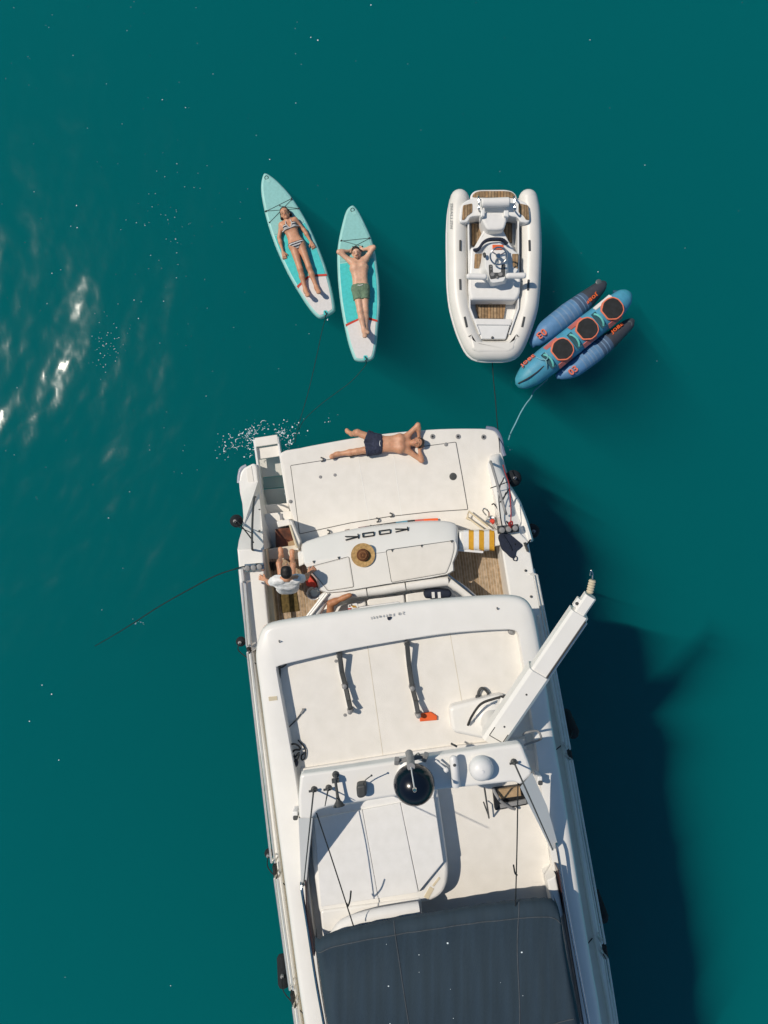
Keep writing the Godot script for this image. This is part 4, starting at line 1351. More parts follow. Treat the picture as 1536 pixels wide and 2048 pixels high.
	slab(s, fillet(flat([950, 398, 1030, 398, 1030, 428, 1014, 432, 964, 432, 950, 428], 0.58), 0.03, 3), 0.2, 0.58, 0.02)
	var bench := part(s, "aft_bench", M.pvc_white, t)
	s = Shape.new()
	var b0 := spot(964, 406, 0.76); var b1 := spot(1018, 404, 0.76)
	var bx := (b1 - b0).normalized()
	tube(s, [b0 - bx * 0.015, b0, b0 + bx * 0.02, b1 - bx * 0.02, b1, b1 + bx * 0.015], [0.06, 0.078, 0.085, 0.085, 0.078, 0.06], 16)
	part(s, "bolster", M.cushion, bench, 60.0)
	for x in [957.0, 1028.0]:
		s = Shape.new()
		tube(s, curve3([spot(x, 395, 0.58), spot(x, 394, 0.80), spot(x + 1, 405, 0.82), spot(x + 1, 420, 0.80), spot(x + 1, 421, 0.58)], 5), 0.016, 8)
		part(s, "bench_rail", M.steel, bench)
	# helm seat
	s = Shape.new()
	slab(s, fillet(flat([967, 424, 1014, 424, 1014, 440, 1009, 458, 998, 460, 975, 460, 967, 446, 962, 432], 0.72), 0.06, 4), 0.2, 0.72, 0.04)
	var seat := part(s, "helm_seat", M.cushion, t)
	s = Shape.new()
	slab(s, fillet(flat([962, 418, 970, 418, 970, 432, 962, 434], 0.8), 0.02, 3), 0.5, 0.8, 0.02)
	slab(s, fillet(flat([1008, 420, 1018, 420, 1018, 434, 1008, 432], 0.8), 0.02, 3), 0.5, 0.8, 0.02)
	part(s, "seat_hinge", M.pvc_white, seat)
	# step moulding between the seat and console
	s = Shape.new()
	slab(s, fillet(flat([968, 458, 1006, 458, 1020, 486, 1030, 500, 944, 500, 952, 488], 0.5), 0.04, 3), 0.2, 0.5, 0.03)
	part(s, "seat_moulding", M.pvc_white, t)
	# console
	s = Shape.new()
	var cbase := fillet(flat([941, 494, 958, 492, 968, 482, 1010, 480, 1028, 500, 1040, 507, 1038, 552, 938, 552, 940, 520], 0.62), 0.05, 4)
	slab(s, cbase, 0.2, 0.62, 0.04)
	var con := part(s, "console", M.pvc_white, t)
	s = Shape.new()
	var band_p := curve3(line([948, 501, 0.66, 957, 498, 0.70, 966, 486, 0.74, 976, 480, 0.76, 990, 478.5, 0.76, 1005, 480, 0.75, 1014, 488, 0.72]), 4)
	for k in band_p.size() - 1: bar(s, band_p[k], band_p[k + 1], 0.045, 0.10)
	part(s, "trim_band", M.navy, con)
	s = Shape.new()
	var pod_lo := turned(fillet(flat([964, 500, 976, 486, 1004, 484, 1016, 500, 1022, 540, 1014, 566, 982, 572, 976, 560, 958, 542], 0.66), 0.06, 4))
	var pod_hi := turned(fillet(flat([970, 504, 980, 490, 1002, 488, 1010, 502, 1012, 536, 1009, 562, 982, 566, 978, 552, 972, 534], 0.86), 0.06, 4))
	stack(s, [pod_lo, mix_ring(pod_lo, pod_hi, 0.75), pod_hi], [0.55, 0.84, 0.86])
	part(s, "console_pod", M.pvc_white, con)
	for e in [[949.5, 508, 965, 508, 958, 537, 948, 537], [1024, 508, 1037, 508, 1036, 538, 1026, 534]]:
		planks(fillet(flat(e, 0.62), 0.015, 2), 0.632, 0.045, 0.008, 0.0, tk, M.caulk_dark, con)
	# dash with gauges
	s = Shape.new()
	slab(s, fillet(flat([977.5, 529, 985, 529, 986, 545, 1002, 545, 1003, 528, 1011, 528, 1010, 553, 981, 558.5, 978, 548], 0.87), 0.02, 2), 0.84, 0.872, 0.006, 1)
	var dash := part(s, "dash", M.dark_grey, con)
	for p in [[985, 549, 4.2], [1001, 548.5, 4.2], [994, 555, 2.4], [982, 533, 2], [982, 538, 2], [1006, 536, 2]]:
		s = Shape.new()
		var r: float = p[2] * 14.1 / GRID
		lathe(s, spot(p[0], p[1], 0.872), [Vector2(r, 0), Vector2(r, 0.012), Vector2(r * 0.8, 0.016), Vector2(r * 0.75, 0.008), Vector2(0, 0.008)], 16)
		part(s, "gauge", M.grey, con)
	# steering wheel
	s = Shape.new()
	var wc := spot(997, 512, 1.05)
	var wn := Vector3(0, 1, 0.35).normalized()
	var wx := Vector3.RIGHT; var wz := wn.cross(wx)
	var rim := []
	for k in 28: rim.append(wc + (wx * cos(TAU * k / 28) + wz * sin(TAU * k / 28)) * 0.15)
	tube(s, rim, 0.016, 8, true)
	for k in 3: tube(s, [wc, wc + (wx * cos(TAU * k / 3 + 0.5) + wz * sin(TAU * k / 3 + 0.5)) * 0.15], 0.012, 6)
	lathe(s, wc - wn * 0.2, [Vector2(0.03, 0), Vector2(0.03, 0.17), Vector2(0.05, 0.19), Vector2(0.04, 0.22), Vector2(0, 0.225)], 14, wn)
	part(s, "steering_wheel", M.steel, con)
	s = Shape.new()
	tube(s, [spot(970, 520, 0.7), spot(969, 514, 0.85), spot(968, 508, 0.95)], [0.012, 0.014, 0.028], 10)
	ball(s, spot(969, 510, 0.95), 0.03, 0.03, 0.05, 10, 8)
	part(s, "throttle", M.dark_grey, con)
	# arm bolsters and the forward seat
	for e in [[935, 553, 972, 553.5], [1014, 552, 1050, 551]]:
		s = Shape.new()
		var a := spot(e[0], e[1], 0.88); var b := spot(e[2], e[3], 0.88)
		var d := (b - a).normalized()
		tube(s, [a - d * 0.02, a, a + d * 0.03, b - d * 0.03, b, b + d * 0.015], [0.03, 0.048, 0.055, 0.055, 0.05, 0.035], 14)
		tube(s, [a.lerp(b, 0.8 if e[0] < 960 else 0.2), a.lerp(b, 0.8 if e[0] < 960 else 0.2) + Vector3(0.0, -0.25, -0.08)], 0.025, 8)
		part(s, "arm_bolster", M.cushion, con, 60.0)
	s = Shape.new()
	slab(s, fillet(flat([938, 552, 1042, 552, 1041, 585, 1034, 599.5, 942, 599.5, 937, 580], 0.58), 0.05, 4), 0.22, 0.58, 0.045)
	part(s, "forward_seat", M.cushion, t)
	# bow locker and foredeck
	s = Shape.new()
	slab(s, fillet(flat([949, 638, 1024, 638, 1012, 678, 963, 678], 0.50), 0.02, 3), 0.2, 0.50, 0.02)
	var loc := part(s, "bow_locker", M.pvc_white, t)
	s = Shape.new()
	slab(s, fillet(flat([949, 637, 1024, 638, 1022, 650, 953, 649.5], 0.53), 0.015, 3), 0.48, 0.53, 0.012)
	part(s, "locker_lip", M.cushion, loc)
	s = Shape.new()
	lathe(s, spot(984.5, 675.5, 0.5), [Vector2(0.025, 0), Vector2(0.025, 0.02), Vector2(0, 0.03)], 10)
	part(s, "latch", M.dark_grey, loc)
	s = Shape.new()
	slab(s, fillet(flat([935, 665, 960, 682, 1014, 682, 1040, 665, 1030, 700, 1016, 706, 958, 706, 944, 700], 0.545), 0.05, 4), 0.3, 0.545, 0.06)
	part(s, "foredeck", M.pvc, t)
	s = Shape.new()
	slab(s, flat([950, 716, 1023, 716, 1020, 721, 954, 721], 0.36), 0.24, 0.36, 0.02)
	part(s, "bow_fender", M.pvc, t)
	# maker's name along the tube
	letters("WILLIAMS", spot(902.5, 432, cy + 0.155), Vector3(0, 0, -1), Vector3(-0.76, -0.65, 0) * -1.0, 0.055, mat(0.42, 0.42, 0.41, 0.5, 0.1), tb, "lettering", 0.004, 1.35, 1)
	# loose things on board
	s = Shape.new()
	slab(s, flat([985, 489.5, 1007, 490, 1007, 498.5, 985.5, 499], 0.88), 0.86, 0.892, 0.008, 2)
	single(s, "orange_cloth", "folded orange cloth on the tender's console behind the steering wheel", "cloth", M.orange, spot(996, 494, 0.87))
	s = Shape.new()
	tube(s, curve3(line([977, 600, 0.3, 979, 608, 0.3, 984, 606, 0.31, 988, 602, 0.31, 986, 598, 0.32]), 4), 0.014, 6)
	single(s, "rope_end", "short cream rope lying on the tender's bow floor", "rope", M.cream, spot(982, 603, 0.28))

# ---------- towable tube ----------

func sausage(s: Shape, path: Array, radii: Array, sides: int, inks: Array, flat_y := 1.0) -> void:
	# smooth tube whose rings carry printed bands of colour
	var pts := curve3(path, 24)
	var n := pts.size()
	var rings := []
	for i in n:
		var t := float(i) / (n - 1) * (radii.size() - 1)
		var k := mini(int(t), radii.size() - 2)
		var r: float = lerpf(radii[k], radii[k + 1], t - k)
		var f: Vector3 = (pts[mini(i + 1, n - 1)] - pts[maxi(i - 1, 0)]).normalized()
		var x := f.cross(Vector3.UP).normalized(); var u := x.cross(f)
		var ring := []
		for j in sides: ring.append(pts[i] + (x * cos(TAU * j / sides) + u * sin(TAU * j / sides) * flat_y) * r)
		rings.append(ring)
	for i in n - 1:
		s.ink = inks[mini(int(float(i) / (n - 1) * inks.size()), inks.size() - 1)]
		for j in sides:
			var l := (j + 1) % sides
			s.quad(rings[i][l], rings[i][j], rings[i + 1][j], rings[i + 1][l])
	for j in sides:
		var l := (j + 1) % sides
		s.ink = inks[0]; s.tri(pts[0], rings[0][j], rings[0][l])
		s.ink = inks[-1]; s.tri(pts[n - 1], rings[n - 1][l], rings[n - 1][j])
	s.ink = Color(1, 1, 1)

func make_towable() -> void:
	var t := thing("towable_tube", "blue three-seat towable tube with black orange-rimmed seats beside the tender", "inflatable", spot(1145, 680, 0.0))
	var s: Shape
	var ax := (spot(1254, 589, 0.3) - spot(1041, 766, 0.3)).normalized()
	var sd := Vector3(-ax.z, 0, ax.x)
	var blue := Color(0.12, 0.28, 0.52); var teal := Color(0.07, 0.36, 0.50); var slate := Color(0.055, 0.06, 0.075); var pale := Color(0.19, 0.31, 0.48)
	var side_inks := []
	for i in 130:
		var u := i / 130.0
		if u < 0.40: side_inks.append(blue)
		elif u < 0.64: side_inks.append(pale if i % 4 == 0 else (Color(0.12, 0.26, 0.47) if u < 0.55 else Color(0.08, 0.13, 0.22)))
		else: side_inks.append(slate)
	s = Shape.new()
	sausage(s, line([1065, 695, 0.14, 1070, 684, 0.16, 1092, 662, 0.18, 1137, 627, 0.18, 1174, 598, 0.18, 1203, 572, 0.16, 1207, 569, 0.15]), [0.02, 0.13, 0.2, 0.215, 0.18, 0.11, 0.04], 16, side_inks)
	var w1 := part(s, "side_tube", M.tube_skin, t, 60.0)
	s = Shape.new()
	sausage(s, line([1113, 757, 0.14, 1120, 751, 0.16, 1147, 738, 0.18, 1183, 710, 0.18, 1219, 681, 0.18, 1258, 648, 0.16, 1264, 644, 0.15]), [0.02, 0.09, 0.165, 0.19, 0.17, 0.11, 0.04], 16, side_inks)
	var w2 := part(s, "side_tube", M.tube_skin, t, 60.0)
	var inks := []
	for i in 40: inks.append(teal if i < 10 or i > 34 else Color(0.085, 0.36, 0.54))
	s = Shape.new()
	sausage(s, line([1034, 772, 0.22, 1041, 766, 0.24, 1060, 750, 0.27, 1092, 724, 0.28, 1130, 694, 0.28, 1176, 657, 0.28, 1222, 620, 0.28, 1248, 596, 0.26, 1258, 588, 0.24]), [0.05, 0.15, 0.245, 0.275, 0.27, 0.27, 0.25, 0.185, 0.08], 20, inks)
	var main := part(s, "main_tube", M.tube_skin, t, 60.0)
	# seats, their rims, the coral print beside them and the grab handles
	for k in 3:
		var c: Vector3 = [spot(1124, 699, 0.54), spot(1173.5, 658, 0.54), spot(1224, 618, 0.53)][k]
		var ring := []
		for p in [[-0.20, -0.11], [-0.06, -0.215], [0.06, -0.215], [0.16, -0.17], [0.215, -0.07], [0.215, 0.07], [0.16, 0.17], [0.06, 0.215], [-0.06, 0.215], [-0.20, 0.11]]:
			ring.append(Vector2(c.x + ax.x * p[0] + sd.x * p[1], c.z + ax.z * p[0] + sd.z * p[1]))
		var poly := fillet(turned(PackedVector2Array(ring)), 0.035, 3)
		s = Shape.new()
		slab(s, poly, c.y - 0.16, c.y + 0.022, 0.01, 2)
		var rimp := part(s, "seat_rim", mat(0.85, 0.22, 0.12, 0.6, 0.1), main)
		s = Shape.new()
		slab(s, inset(turned(poly), 0.026), c.y - 0.05, c.y + 0.034, 0.008, 2)
		part(s, "seat_pad", M.rubber, main)
		s = Shape.new()
		for m in [-1.0, 1.0]:
			if k == 2 and m < 0.0: continue
			var e: Vector3 = c + sd * 0.215 * m + Vector3(0, -0.085, 0) - ax * 0.05
			bar(s, e - ax * 0.17, e + ax * 0.14, 0.11, 0.02, (Vector3.UP + sd * m * 1.1).normalized())
		part(s, "coral_print", mat(0.62, 0.17, 0.16, 0.6, 0.2), main)
		var hc: Vector3 = [spot(1097, 721, 0.555), spot(1149, 681, 0.56), spot(1197.5, 640, 0.555)][k]
		s = Shape.new()
		bar(s, hc - sd * 0.17, hc + sd * 0.17, 0.10, 0.03)
		part(s, "handle_patch", mat(0.02, 0.09, 0.12, 0.7, 0.1), main)
		s = Shape.new()
		tube(s, curve3([hc - sd * 0.14 + Vector3(0, 0.01, 0), hc - sd * 0.09 + ax * 0.02 + Vector3(0, 0.05, 0), hc + ax * 0.035 + Vector3(0, 0.065, 0), hc + sd * 0.09 + ax * 0.02 + Vector3(0, 0.05, 0), hc + sd * 0.14 + Vector3(0, 0.01, 0)], 5), 0.021, 8)
		part(s, "grab_handle", mat(0.14, 0.55, 0.52, 0.6, 0.1), main)
	s = Shape.new()
	var lb := spot(1205, 605, 0.45)
	bar(s, lb - ax * 0.20, lb + ax * 0.20, 0.09, 0.02, (Vector3.UP - sd * 1.0).normalized())
	part(s, "care_label", M.tail_pad, main)
	# zip along the bow, folds of its cover
	s = Shape.new()
	tube(s, curve3([spot(1036, 767, 0.37), spot(1055, 757, 0.50), spot(1073, 745, 0.535), spot(1088, 732, 0.53)], 6), 0.012, 6)
	part(s, "zip", M.seal, main)
	s = Shape.new()
	bar(s, spot(1250, 586, 0.25), spot(1226, 583, 0.24), 0.05, 0.03)
	part(s, "tow_tab", mat(0.02, 0.09, 0.16, 0.6, 0.1), main)
	for p in [[1197, 565, w1, 0.24], [1258, 648, w2, 0.24]]:
		s = Shape.new()
		lathe(s, spot(p[0], p[1], p[3]), [Vector2(0.06, 0), Vector2(0.06, 0.02), Vector2(0.045, 0.03), Vector2(0, 0.03)], 14)
		part(s, "valve", mat(0.09, 0.12, 0.13, 0.4, 0.1), p[2])
	# printed maker's name and numbers
	var coral := mat(0.85, 0.2, 0.12, 0.6, 0.1)
	var hot := mat(0.85, 0.14, 0.025, 0.6, 0.1)
	letters("JOBE", spot(1183, 597, 0.350), -ax, sd, 0.06, hot, w1, "lettering", 0.02, 1.45, 1)
	letters("JOBE", spot(1234, 656, 0.33), ax, -sd, 0.06, hot, w2, "lettering", 0.03, 1.45, 1)
	letters("JOBE", spot(1056, 721, 0.44), ax, -sd - Vector3.UP * 0.9, 0.065, coral, main, "lettering", 0.03, 1.6, 1)
	letters("03", spot(1083, 667.5, 0.375), -ax, sd, 0.13, coral, w1, "lettering", 0.03, 1.0, 1)
	letters("03", spot(1146, 741, 0.345), ax, -sd, 0.12, coral, w2, "lettering", 0.03, 1.0, 1)
	# painter tied round the bow handle
	s = Shape.new()
	tube(s, curve3(line([1090, 705, 0.6, 1096, 712, 0.63, 1092, 720, 0.6, 1085, 716, 0.55, 1092, 722, 0.6, 1094, 735, 0.55, 1096, 752, 0.30, 1094, 760, 0.1]), 5), 0.010, 6)
	tube(s, curve3(line([1092, 720, 0.6, 1082, 719, 0.57, 1072, 714, 0.52]), 5), 0.007, 6)
	part(s, "bow_lashing", M.rope_blue, t)

# ---------- people ----------
# A body is a field of tapered limbs joined smoothly and meshed as one surface (surface nets).

func field_mesh(s: Shape, bones: Array, k: float, cell: float, planes: Array, ink: Callable) -> void:
	var lo := Vector3.ONE * 1e9; var hi := -lo
	for b in bones:
		for e in [[b[0], b[1]], [b[2], b[3]]]:
			lo = lo.min(e[0] - Vector3.ONE * e[1]); hi = hi.max(e[0] + Vector3.ONE * e[1])
	lo -= Vector3.ONE * cell * 3.0; hi += Vector3.ONE * cell * 3.0
	var nx := int((hi.x - lo.x) / cell) + 2; var ny := int((hi.y - lo.y) / cell) + 2; var nz := int((hi.z - lo.z) / cell) + 2
	var f := PackedFloat32Array(); f.resize(nx * ny * nz)
	var reach := maxf(cell * 2.5, 3.5 / k)
	for b in bones:
		var a: Vector3 = b[0]; var ra: float = b[1]; var e: Vector3 = b[2]; var rb: float = b[3]
		var ab := e - a
		var l2 := maxf(ab.length_squared(), 1e-9)
		var cut: bool = b.size() > 4
		var pm := (a - Vector3.ONE * (ra + reach)).min(e - Vector3.ONE * (rb + reach)); var px := (a + Vector3.ONE * (ra + reach)).max(e + Vector3.ONE * (rb + reach))
		var i0 := maxi(0, int((pm.x - lo.x) / cell)); var i1 := mini(nx - 1, int((px.x - lo.x) / cell) + 1)
		var j0 := maxi(0, int((pm.y - lo.y) / cell)); var j1 := mini(ny - 1, int((px.y - lo.y) / cell) + 1)
		var k0 := maxi(0, int((pm.z - lo.z) / cell)); var k1 := mini(nz - 1, int((px.z - lo.z) / cell) + 1)
		for kk in range(k0, k1 + 1):
			for jj in range(j0, j1 + 1):
				var at := (kk * ny + jj) * nx
				for ii in range(i0, i1 + 1):
					var p := lo + Vector3(ii, jj, kk) * cell
					var t := clampf((p - a).dot(ab) / l2, 0.0, 1.0)
					var d := p.distance_to(a + ab * t) - lerpf(ra, rb, t)
					if cut: d = maxf(d, (p - b[4]).dot(b[5]))
					if d < reach: f[at + ii] += exp(-k * d)
	for i in f.size():
		f[i] = -log(f[i]) / k if f[i] > 1e-12 else 1.0
	if planes.size():
		for kk in nz:
			for jj in ny:
				for ii in nx:
					var at := (kk * ny + jj) * nx + ii
					if f[at] < reach:
						var p := lo + Vector3(ii, jj, kk) * cell
						for q in planes: f[at] = maxf(f[at], (p - q[0]).dot(q[1]))
	var vid := PackedInt32Array(); vid.resize(nx * ny * nz); vid.fill(-1)
	var vs := PackedVector3Array(); var ns := PackedVector3Array(); var cs := PackedColorArray()
	var sy := nx; var sz := nx * ny
	var off := [0, 1, sy, sy + 1, sz, sz + 1, sz + sy, sz + sy + 1]
	var cor := [Vector3(0, 0, 0), Vector3(1, 0, 0), Vector3(0, 1, 0), Vector3(1, 1, 0), Vector3(0, 0, 1), Vector3(1, 0, 1), Vector3(0, 1, 1), Vector3(1, 1, 1)]
	var edges := [[0, 1], [2, 3], [4, 5], [6, 7], [0, 2], [1, 3], [4, 6], [5, 7], [0, 4], [1, 5], [2, 6], [3, 7]]
	for kk in nz - 1:
		for jj in ny - 1:
			for ii in nx - 1:
				var at := kk * sz + jj * sy + ii
				var f0 := f[at]
				if absf(f0) > cell * 2.0 : continue
				var neg := 0
				for o in off:
					if f[at + o] < 0.0: neg += 1
				if neg == 0 or neg == 8: continue
				var sum := Vector3.ZERO; var cnt := 0
				for e in edges:
					var a := f[at + off[e[0]]]; var b := f[at + off[e[1]]]
					if (a < 0.0) != (b < 0.0):
						sum += cor[e[0]].lerp(cor[e[1]], a / (a - b)); cnt += 1
				var g := Vector3(f[at + 1] + f[at + sy + 1] + f[at + sz + 1] + f[at + sz + sy + 1] - f[at] - f[at + sy] - f[at + sz] - f[at + sz + sy],
					f[at + sy] + f[at + sy + 1] + f[at + sz + sy] + f[at + sz + sy + 1] - f[at] - f[at + 1] - f[at + sz] - f[at + sz + 1],
					f[at + sz] + f[at + sz + 1] + f[at + sz + sy] + f[at + sz + sy + 1] - f[at] - f[at + 1] - f[at + sy] - f[at + sy + 1])
				vid[at] = vs.size()
				var w := lo + (Vector3(ii, jj, kk) + sum / cnt) * cell
				vs.append(w); ns.append(g.normalized()); cs.append(ink.call(w))
	var quad := func(a: int, b: int, c: int, d: int, flip: bool) -> void:
		if a < 0 or b < 0 or c < 0 or d < 0: return
		var order := [a, b, c, a, c, d] if not flip else [a, c, b, a, d, c]
		for q in order:
			s.v.append(vs[q]); s.n.append(ns[q]); s.c.append(cs[q])
	for kk in range(1, nz - 1):
		for jj in range(1, ny - 1):
			for ii in range(1, nx - 1):
				var at := kk * sz + jj * sy + ii
				var f0 := f[at]
				if absf(f0) > cell * 2.0: continue
				var in0 := f0 < 0.0
				if in0 != (f[at + 1] < 0.0): quad.call(vid[at - sy - sz], vid[at - sz], vid[at], vid[at - sy], not in0)
				if in0 != (f[at + sy] < 0.0): quad.call(vid[at - 1 - sz], vid[at - 1], vid[at], vid[at - sz], not in0)
				if in0 != (f[at + sz] < 0.0): quad.call(vid[at - 1 - sy], vid[at - sy], vid[at], vid[at - 1], not in0)

func hand_bones(wrist: Vector3, tip: Vector3, back: Vector3, thumb: float, curl: float, size := 1.0) -> Array:
	var d := (tip - wrist).normalized()
	var b := (back - d * back.dot(d)).normalized()
	var x := d.cross(b) * thumb
	var r := []
	var lens := [0.068, 0.078, 0.072, 0.056]
	for i in 4:
		var off := (0.030 - i * 0.020) * size
		var kn := wrist + d * 0.088 * size + x * off
		r.append([wrist + x * off * 0.55, 0.017 * size, kn, 0.0125 * size])
		var fan := (d + x * (0.22 - i * 0.15)).normalized()
		var m: Vector3 = kn + (fan * cos(curl * 0.5) - b * sin(curl * 0.5)) * lens[i] * 0.52 * size
		var e: Vector3 = m + (fan * cos(curl) - b * sin(curl)) * lens[i] * 0.48 * size
		r.append([kn, 0.0105 * size, m, 0.0095 * size]); r.append([m, 0.0095 * size, e, 0.0078 * size])
	var tb := wrist + d * 0.025 * size + x * 0.026 * size
	var tm := tb + (d * 0.6 + x * 0.75 - b * 0.1).normalized() * 0.045 * size
	r.append([tb, 0.016 * size, tm, 0.012 * size])
	r.append([tm, 0.0115 * size, tm + (d * 0.92 + x * 0.3 - b * 0.15).normalized() * 0.034 * size, 0.009 * size])
	return r

# J: joints in metres. look: direction the face points. Returns the thing.
func person(label: String, J: Dictionary, look: Vector3, tone: Color, build: Dictionary, group := "") -> Node3D:
	var base: Vector3 = J.pelvis
	var t := thing("person", label, "person", Vector3(base.x, build.ground, base.z), group)
	var k: float = build.get("k", 75.0)
	var wd: float = build.get("wide", 1.0)
	var cell: float = build.get("cell", 0.014)
	var sp: Vector3 = (J.sh_a - J.sh_b).normalized()
	var hp: Vector3 = (J.hip_a - J.hip_b).normalized()
	var front: Vector3 = build.front
	var bones := []
	# trunk: three columns side by side give a broad, flat torso
	var cw := 0.085 * wd; var ww: float = build.get("waist", 0.062)
	for m in [-1.0, 0.0, 1.0]:
		var c: Vector3 = J.chest + sp * cw * m; var w: Vector3 = J.waist + sp * ww * m; var p: Vector3 = J.pelvis + hp * 0.075 * m
		var mid: Vector3 = J.sh_a.lerp(J.sh_b, 0.5)
		var u: Vector3 = mid.lerp(J.chest, 0.25) + sp * 0.075 * m * wd
		bones.append([u, 0.062 * wd, c, 0.09 * wd]); bones.append([c, 0.088 * wd, w, 0.078 * build.get("thick", 1.0)]); bones.append([w, 0.076 * build.get("thick", 1.0), p, 0.088])
	bones.append([J.neck, 0.052, J.sh_a.lerp(J.neck, 0.15).lerp(J.sh_a, 0.55), 0.05 * wd]); bones.append([J.neck, 0.052, J.sh_b.lerp(J.neck, 0.15).lerp(J.sh_b, 0.55), 0.05 * wd])
	bones.append([J.neck, 0.05, J.neck.lerp(J.head, 0.6), 0.047])
	if build.get("bust", 0.0) > 0.0:
		for m in [-1.0, 1.0]: bones.append([J.chest + sp * 0.078 * m + front * 0.055, build.bust, J.chest + sp * 0.075 * m + front * 0.03, build.bust])
	else:
		for m in [-1.0, 1.0]: bones.append([J.chest + sp * 0.07 * m + front * 0.04 + (J.neck - J.waist).normalized() * 0.03, 0.065, J.chest + sp * 0.1 * m + front * 0.02, 0.06])
	var am: float = build.get("arm", 1.0)
	for e in ["a", "b"]:
		bones.append([J["sh_" + e], 0.058 * am, J["el_" + e], 0.041 * am])
		bones.append([J["sh_" + e], 0.060 * am, J["sh_" + e].lerp(J.chest, 0.35), 0.07 * am])
		bones.append([J["el_" + e], 0.041 * am, J["el_" + e].lerp(J["wr_" + e], 0.3), 0.043 * am]); bones.append([J["el_" + e].lerp(J["wr_" + e], 0.3), 0.043 * am, J["wr_" + e], 0.027 * am])
		var lg: float = build.get("leg", 1.0)
		bones.append([J["hip_" + e], 0.088 * lg, J["kn_" + e], 0.056 * lg])
		bones.append([J["kn_" + e], 0.056 * lg, J["kn_" + e].lerp(J["an_" + e], 0.35) - front * 0.012, 0.057 * lg])
		bones.append([J["kn_" + e].lerp(J["an_" + e], 0.35) - front * 0.012, 0.056 * lg, J["an_" + e], 0.036 * lg])
		var heel: Vector3 = J["an_" + e] + (J["an_" + e] - J["kn_" + e]).normalized() * 0.045
		bones.append([J["an_" + e], 0.037, heel, 0.034])
		bones.append([heel, 0.033, J["to_" + e].lerp(heel, 0.25), 0.030]); bones.append([J["an_" + e], 0.034, J["to_" + e], 0.022])
		bones.append([J["to_" + e].lerp(heel, 0.15) + hp * 0.022, 0.022, J["to_" + e] + hp * 0.022, 0.017]); bones.append([J["to_" + e].lerp(heel, 0.15) - hp * 0.022, 0.022, J["to_" + e] - hp * 0.02, 0.015])
	var s := Shape.new()
	var vary := FastNoiseLite.new()
	vary.seed = 3; vary.frequency = 6.0
	var skin_ink := func(p: Vector3) -> Color:
		var v := 1.0 + 0.16 * vary.get_noise_3dv(p)
		return Color(tone.r * v, tone.g * v, tone.b * v)
	field_mesh(s, bones, k, cell, [], skin_ink)
	# head
	var up: Vector3 = (J.head - J.neck).normalized()
	up = (up - look * up.dot(look)).normalized()
	var rt := look.cross(up).normalized()
	var H: Vector3 = J.head
	var q := func(x: float, y: float, z: float) -> Vector3: return H + rt * x + up * y + look * z
	var hb := [[q.call(0, 0.035, -0.035), 0.082, q.call(0, 0.042, 0.015), 0.078], [q.call(0, 0.02, 0.025), 0.066, q.call(0, -0.045, 0.03), 0.05],
		[q.call(0, -0.03, 0.02), 0.055, q.call(0, -0.085, 0.055), 0.027], [q.call(-0.03, -0.06, 0.02), 0.036, q.call(0, -0.085, 0.055), 0.024], [q.call(0.03, -0.06, 0.02), 0.036, q.call(0, -0.085, 0.055), 0.024],
		[q.call(0, 0.012, 0.088), 0.009, q.call(0, -0.028, 0.106), 0.012], [q.call(-0.012, -0.03, 0.095), 0.009, q.call(0.012, -0.03, 0.095), 0.009],
		[q.call(-0.02, -0.055, 0.084), 0.008, q.call(0.02, -0.055, 0.084), 0.008],
		[q.call(-0.045, 0.02, 0.07), 0.012, q.call(0.045, 0.02, 0.07), 0.012],
		[q.call(-0.082, 0.01, -0.005), 0.012, q.call(-0.08, -0.03, 0.0), 0.009], [q.call(0.082, 0.01, -0.005), 0.012, q.call(0.08, -0.03, 0.0), 0.009],
		[q.call(0, -0.04, -0.01), 0.055, J.neck, 0.05]]
	var beard: float = build.get("beard", 0.0)
	var face_ink := func(p: Vector3) -> Color:
		var d := p - H
		var x := d.dot(rt); var y := d.dot(up); var z := d.dot(look)
		if z > 0.05:
			if absf(y - 0.026) < 0.006 and absf(absf(x) - 0.034) < 0.017: return tone * 0.12
			if absf(y + 0.002) < 0.0045 and absf(absf(x) - 0.033) < 0.013: return tone * 0.25
			if absf(y + 0.056) < 0.007 and absf(x) < 0.024: return Color(tone.r * 0.75, tone.g * 0.42, tone.b * 0.42)
			if beard > 0.0 and absf(y + 0.043) < 0.006 and absf(x) < 0.03: return tone * 0.2
			if beard > 0.5 and y < -0.07: return tone * 0.4
		return skin_ink.call(p)
	field_mesh(s, hb, 130.0, build.get("head_cell", 0.0065), [], face_ink)
	for e in ["a", "b"]:
		field_mesh(s, hand_bones(J["wr_" + e], J["fi_" + e], J.get("back_" + e, front), J.get("th_" + e, 1.0), J.get("curl_" + e, 0.5), build.get("hand", 1.0)), 260.0, build.get("hand_cell", 0.0042), [], skin_ink)
	part(s, "body", M.skin, t)
	# hair
	s = Shape.new()
	var long: float = build.get("long_hair", 0.0)
	var hair := [[q.call(0, 0.04, -0.04), 0.092, q.call(0, 0.052, 0.01), 0.086]]
	if long > 0.0:
		for m in [-1.0, 1.0]:
			hair.append([q.call(0.055 * m, 0.03, -0.02), 0.045, q.call(0.095 * m, -0.05, -0.03), 0.028]); hair.append([q.call(0.095 * m, -0.05, -0.03), 0.028, q.call(0.075 * m, -0.13, -0.02), 0.014])
		hair.append([q.call(0, 0.08, -0.05), 0.05, q.call(0.02, 0.13, -0.06), 0.03])
	field_mesh(s, hair, 110.0, 0.008, [[q.call(0, 0.06, 0.07), (look * 0.8 - up * 0.6).normalized()]] if long == 0.0 else [[q.call(0, 0.07, 0.045), (look * 0.8 - up * 0.55).normalized()]], func(_p): return Color(1, 1, 1))
	part(s, "hair", build.get("hair", M.hair), t)
	build.bones = bones
	return t

